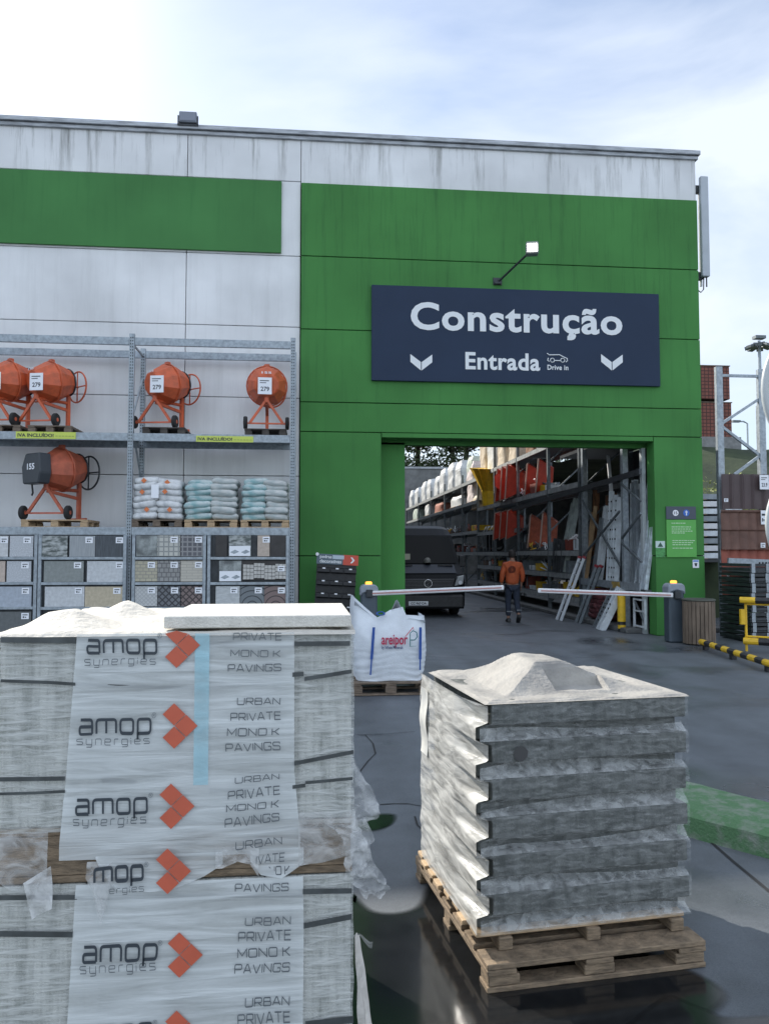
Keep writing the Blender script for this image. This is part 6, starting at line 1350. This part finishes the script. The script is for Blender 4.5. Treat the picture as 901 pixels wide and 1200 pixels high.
M['brown_sheet'] = mat('brown_roof_sheet', (.075, .05, .05), .5, var=.1, scale=3); M['rust_tile'] = mat('rust_brown_roof_tile', (.13, .068, .05), .7, var=.2, scale=5); M['terra'] = mat('terracotta_sheet', (.30, .085, .055), .65, var=.15, scale=5)
roof_sheet('ribbed dark brown roof sheet at the top of the outdoor rack', 843, 935, 555.5, 597, M['brown_sheet'], 'rib', 15.42, ((892, 565.5, .20, .30, '23.9'), (847.5, 586.5, .09, .07, None)))
roof_sheet('rust brown tile shaped roof sheet below the ribbed one', 843.5, 935, 597.5, 644, M['rust_tile'], 'tile', 15.40, ((891, 606.5, .11, .29, None), (890.5, 639, .10, .10, None)))
roof_sheet('terracotta roof sheet at the bottom of the outdoor rack', 844, 935, 640, 700, M['terra'], 'tile', 15.46, ((850, 675, .05, .07, None),))
# hollow brick pallets standing on the bank
Mbk = brickmat('hollow_brick_stack', (.23, .085, .06), (.19, .07, .05), (.07, .03, .025), 1, .13, .12, .016, off=0)
for (p0, p1, y0, y1, lab, Yb) in ((812, 855, 428.5, 468, 'upper stack of red hollow bricks behind the rack frame', 25.0), (814, 857.5, 471.5, 513, 'lower stack of red hollow bricks behind the rack frame', 24.9)):
    A = onY(p0, y0, Yb); B = onY(p1, y1, Yb)
    t = thing('brick_pallet', lab, 'bricks', (A.x, Yb, B.z), 0, 'brick pallets on the bank'); MB().box(0, B.x - A.x, 0, 1.1, .0, A.z - B.z).build('bricks', Mbk, t, bevel=.02); MB().box(-.02, B.x - A.x + .02, -.02, 1.1, A.z - B.z + .001, A.z - B.z + .03).build('top_board', M['wood_dark'], t)
bz = onY(814, 513, 24.9); MB_ = MB().box(0, 1.75, -.3, 1.6, -1.0, 0); pd2 = thing('concrete_platform', 'grey concrete platform under the brick stacks on the bank', 'platform', (bz.x - .3, 24.9, bz.z - .003)); MB_.build('platform', mat('platform_concrete', (.22, .225, .22), .9, var=.2), pd2)
# shrub and stacked pale sheets behind the pillar
sh = thing('shrub', 'sunlit yellow green shrub above the stacked pale sheets beside the pillar', 'shrub', (11.2, 19.8, 2.4)); mb = MB(); rn = random.Random(8)
for k in range(1800):
    p = Vector((rn.gauss(0, .6), rn.gauss(0, .4), abs(rn.gauss(.5, .35)))); u = Vector((rn.gauss(0, 1), rn.gauss(0, 1), rn.gauss(0, 1))).normalized(); v = u.orthogonal().normalized(); s_ = .06 * rn.uniform(.5, 1.2); mb.add([p - u * s_, p + v * s_ * .5, p + u * s_, p - v * s_ * .5], [(0, 1, 2, 3)])
mb.build('foliage', mat('yellow_green_leaf', (.16, .19, .04), .7, var=.4, scale=4), sh); MB().tube([(0, 0, -.1), (.05, 0, .5)], .03, 6).build('stem', M['bark'], sh)
A = onY(826, 577, 18.6); B = onY(850, 655, 18.6)
for k in range(9):
    z = B.z + k * (A.z - B.z) / 9; t = thing('sheet_pack', 'pale grey pack of sheets beside the pillar, %s of the pile' % ['bottom', 'second', 'third', 'fourth', 'fifth', 'sixth', 'seventh', 'eighth', 'top'][k], 'sheets', (A.x - .25, 18.6, z), rn.uniform(-.03, .03), 'packs of sheets beside the pillar')
    MB().box(rn.uniform(-.03, .03), 1.2, 0, 2.2, .012, (A.z - B.z) / 9 * .8).build('sheets', [pw_, M['white'], pg_][k % 3], t, bevel=.006); MB().box(.2, .28, -.004, .01, 0, .0115).box(.8, .88, -.004, .01, 0, .0115).build('spacer', M['wood'], t)
lg = thing('sheet_trestle', 'dark steel trestle under the pile of pale sheets', 'trestle', (A.x - .25, 18.6, 0)); [MB().box(x, x + .08, y, y + .08, 0, B.z).build('leg', M['dark_metal'], lg) for x in (0, 1.1) for y in (0, 2.1)]
MB().box(0, 1.18, -.02, 2.2, B.z - .08, B.z - .005).build('top', M['dark_metal'], lg)
# wooden slatted bin
c_ = gnd(818.5, 756.5); c_.y += .3
bn = thing('litter_bin', 'round wooden slatted litter bin beside the right barrier cabinet', 'bin', (onY(818.5, 730, 13.95).x, 13.95, 0)); rb = .285
for k in range(24):
    a = 2 * math.pi * k / 24; Mz = Matrix.Rotation(a, 4, 'Z')
    MB().box(-.031, .031, -rb, -rb + .02, .02, .80, Mz).build('slat', mat('bin_slat', (.15, .115, .085), .8, var=.3, scale=6, stretch=(1, 1, .3)) if k == 0 else bpy.data.materials['bin_slat'], bn, bevel=.004)
MB().ring(rb - .005, .022, 30, 8, Matrix.Translation((0, 0, .82))).build('rim', mat('bin_rim', (.07, .075, .06), .6), bn, smooth=True); MB().lathe([(.24, .03), (.24, .72)], 20).build('liner', M['black'], bn)
# yellow and black guard rails
def striped(t, a, b_, r, n, name='rail'):
    a, b_ = Vector(a), Vector(b_)
    for k in range(n): MB().tube([a.lerp(b_, k / n), a.lerp(b_, (k + 1) / n)], r, 10).build(name, [M['yellow'], M['black']][k % 2], t)
A = gnd(821, 752, .12); B = gnd(905, 779, .12)
t = thing('low_guard_rail', 'low yellow and black striped guard rail running out from the wooden bin', 'guard rail', (A.x, A.y, 0)); striped(t, (0, 0, .12), Vector((B.x - A.x, B.y - A.y, .12)), .05, 11)
for f in (.08, .5, .95): MB().box((B.x - A.x) * f - .04, (B.x - A.x) * f + .04, (B.y - A.y) * f - .04, (B.y - A.y) * f + .04, 0, .08).build('foot', M['black'], t)
GY = 12.9; A = onY(871, 757, GY)
t = thing('guard_frame', 'upright yellow and black guard frame in front of the dark crates', 'guard frame', (A.x, GY, 0)); zz = onY(871, 703, GY).z; z0 = onY(871, 751, GY).z
striped(t, (-.05, 0, zz), (1.1, -.9, zz), .055, 6, 'top_rail'); striped(t, (.0, 0, z0), (1.1, -.9, z0), .06, 6, 'bottom_rail')
MB().tube([(.05, 0, 0), (.05, 0, zz - .04)], .022, 8).tube([(1.05, -.9, 0), (1.05, -.9, zz - .04)], .022, 8).tube([(.05, -.02, zz - .07), (1.1, -.92, zz - .07)], .018, 6).tube([(.05, -.02, z0 + .08), (1.1, -.92, z0 + .08)], .018, 6).build('post', M['yellow'], t); MB().box(-.05, .025, -.03, .03, .46, .72).build('plate', M['yellow'], t)
# dark crates
for k in range(8):
    A = onY(859, 748, 14.6); z = .02 + k * .185
    t = thing('plastic_crate', 'dark plastic crate behind the guard frame, %s of the stack' % ['bottom', 'second', 'third', 'fourth', 'fifth', 'sixth', 'seventh', 'top'][k], 'crate', (A.x + .05 * (k % 2) * .3, 14.0, z), 0, 'dark crates stacked behind the guard frame')
    mb = MB().box(0, 1.25, 0, 1.1, 0, .02); [mb.box(0, 1.25, y, y + .02, z1, z1 + .055) for y in (0, 1.08) for z1 in (.03, .115)]; [mb.box(x, x + .02, 0.021, 1.079, z1, z1 + .055) for x in (0, 1.23) for z1 in (.03, .115)]
    mb.build('crate_body', M['dark_metal'], t); [MB().box(x, x + .07, -.012, -.001, .0, .17).build('corner_post', M['steel'], t) for x in (.03, .32, .75, 1.1)]
# lights on the horizon
q = onY(889, 402, 62)
t = thing('floodlight_mast', 'tall mast with a ring of floodlights far behind the rack frame', 'light mast', (q.x, 62, 0)); MB().tube([(0, 0, 0), (0, 0, q.z + .2)], [.22, .12], 10).build('mast', M['steel'], t)
for k in range(8):
    a = 2 * math.pi * k / 8 + .2; Mz = Matrix.Translation((0, 0, q.z - .1)) @ Matrix.Rotation(a, 4, 'Z'); MB().box(.35, 1.15, -.26, .26, -.14, .06, Mz @ Matrix.Rotation(R(12), 4, 'Y')).beam(Mz @ Vector((0, 0, .1)), Mz @ Vector((.6, 0, .05)), .08).build('floodlight', M['steel_dark'], t)
MB().box(-.45, .45, -.3, .3, .35, .6, Matrix.Translation((0, 0, q.z))).build('top_lamp', M['steel_dark'], t)
q = onY(875, 494, 75); t = thing('street_lamp', 'thin street lamp far off between the brick stacks and the rack frame', 'street lamp', (q.x, 75, 6)); MB().tube([(0, 0, 0), (0, 0, q.z - 6.2), (-.4, 0, q.z - 6), (-1.0, 0, q.z - 6)], .09, 6).build('pole', M['steel'], t); MB().box(-1.6, -.8, -.2, .2, q.z - 6.1, q.z - 5.9).build('lamp_head', M['steel_dark'], t)
for k in range(1):
    tree('small bare bush on the skyline beside the brick stacks', 19.0 + 3, 40, 5.7, 2.2, 1.1, M['leaf2'], 500, 300, .08)
# round signs at the right edge
M['sign_pale'] = mat('pale_plastic', (.82, .82, .62), .4)
n_, l_, b = N(M['sign_pale']); b.inputs['Subsurface Weight'].default_value = 0
tr = n_.new('ShaderNodeBsdfTranslucent'); tr.inputs[0].default_value = (.9, .9, .7, 1); mxs = n_.new('ShaderNodeMixShader'); mxs.inputs[0].default_value = .6; l_.new(b.outputs[0], mxs.inputs[1]); l_.new(tr.outputs[0], mxs.inputs[2]); l_.new(mxs.outputs[0], n_['Material Output'].inputs[0])
pole = None
for (cx_, cy_, rp, lab) in ((978, 459, 90, 'upper round pale panel with a grey rim at the right edge'), (972, 615, 78, 'lower round pale panel with a grey rim at the right edge')):
    Yp = 6.0; C = onY(cx_, cy_, Yp); r = rp * Yp / F * 1.07
    t = thing('round_panel', lab, 'round panel', (C.x, Yp, C.z - r), R(0)); MB().lathe([(.001, .02), (r * .95, .02), (r * .95, -.02), (.001, -.02)], 48, Matrix.Translation((0, 0, r)) @ Matrix.Rotation(R(90), 4, 'X')).build('face', M['sign_pale'], t); MB().ring(r * .97, r * .05, 48, 8, Matrix.Translation((0, 0, r)) @ Matrix.Rotation(R(90), 4, 'X')).build('rim', mat('rim_grey', (.45, .48, .48), .4), t, smooth=True)
    MB().box(-.06, .06, .03, .09, r - .05, r + .05).build('bracket', M['steel'], t); pole = C
t = thing('sign_pole', 'grey pole that carries the two round panels, just outside the right edge', 'pole', (pole.x + .02, 6.13, 0)); MB().tube([(0, 0, 0), (0, 0, 3.6)], .038, 12).build('pole', M['steel'], t); MB().lathe([(.12, 0), (.12, .012)], 12).build('base_plate', M['steel'], t)
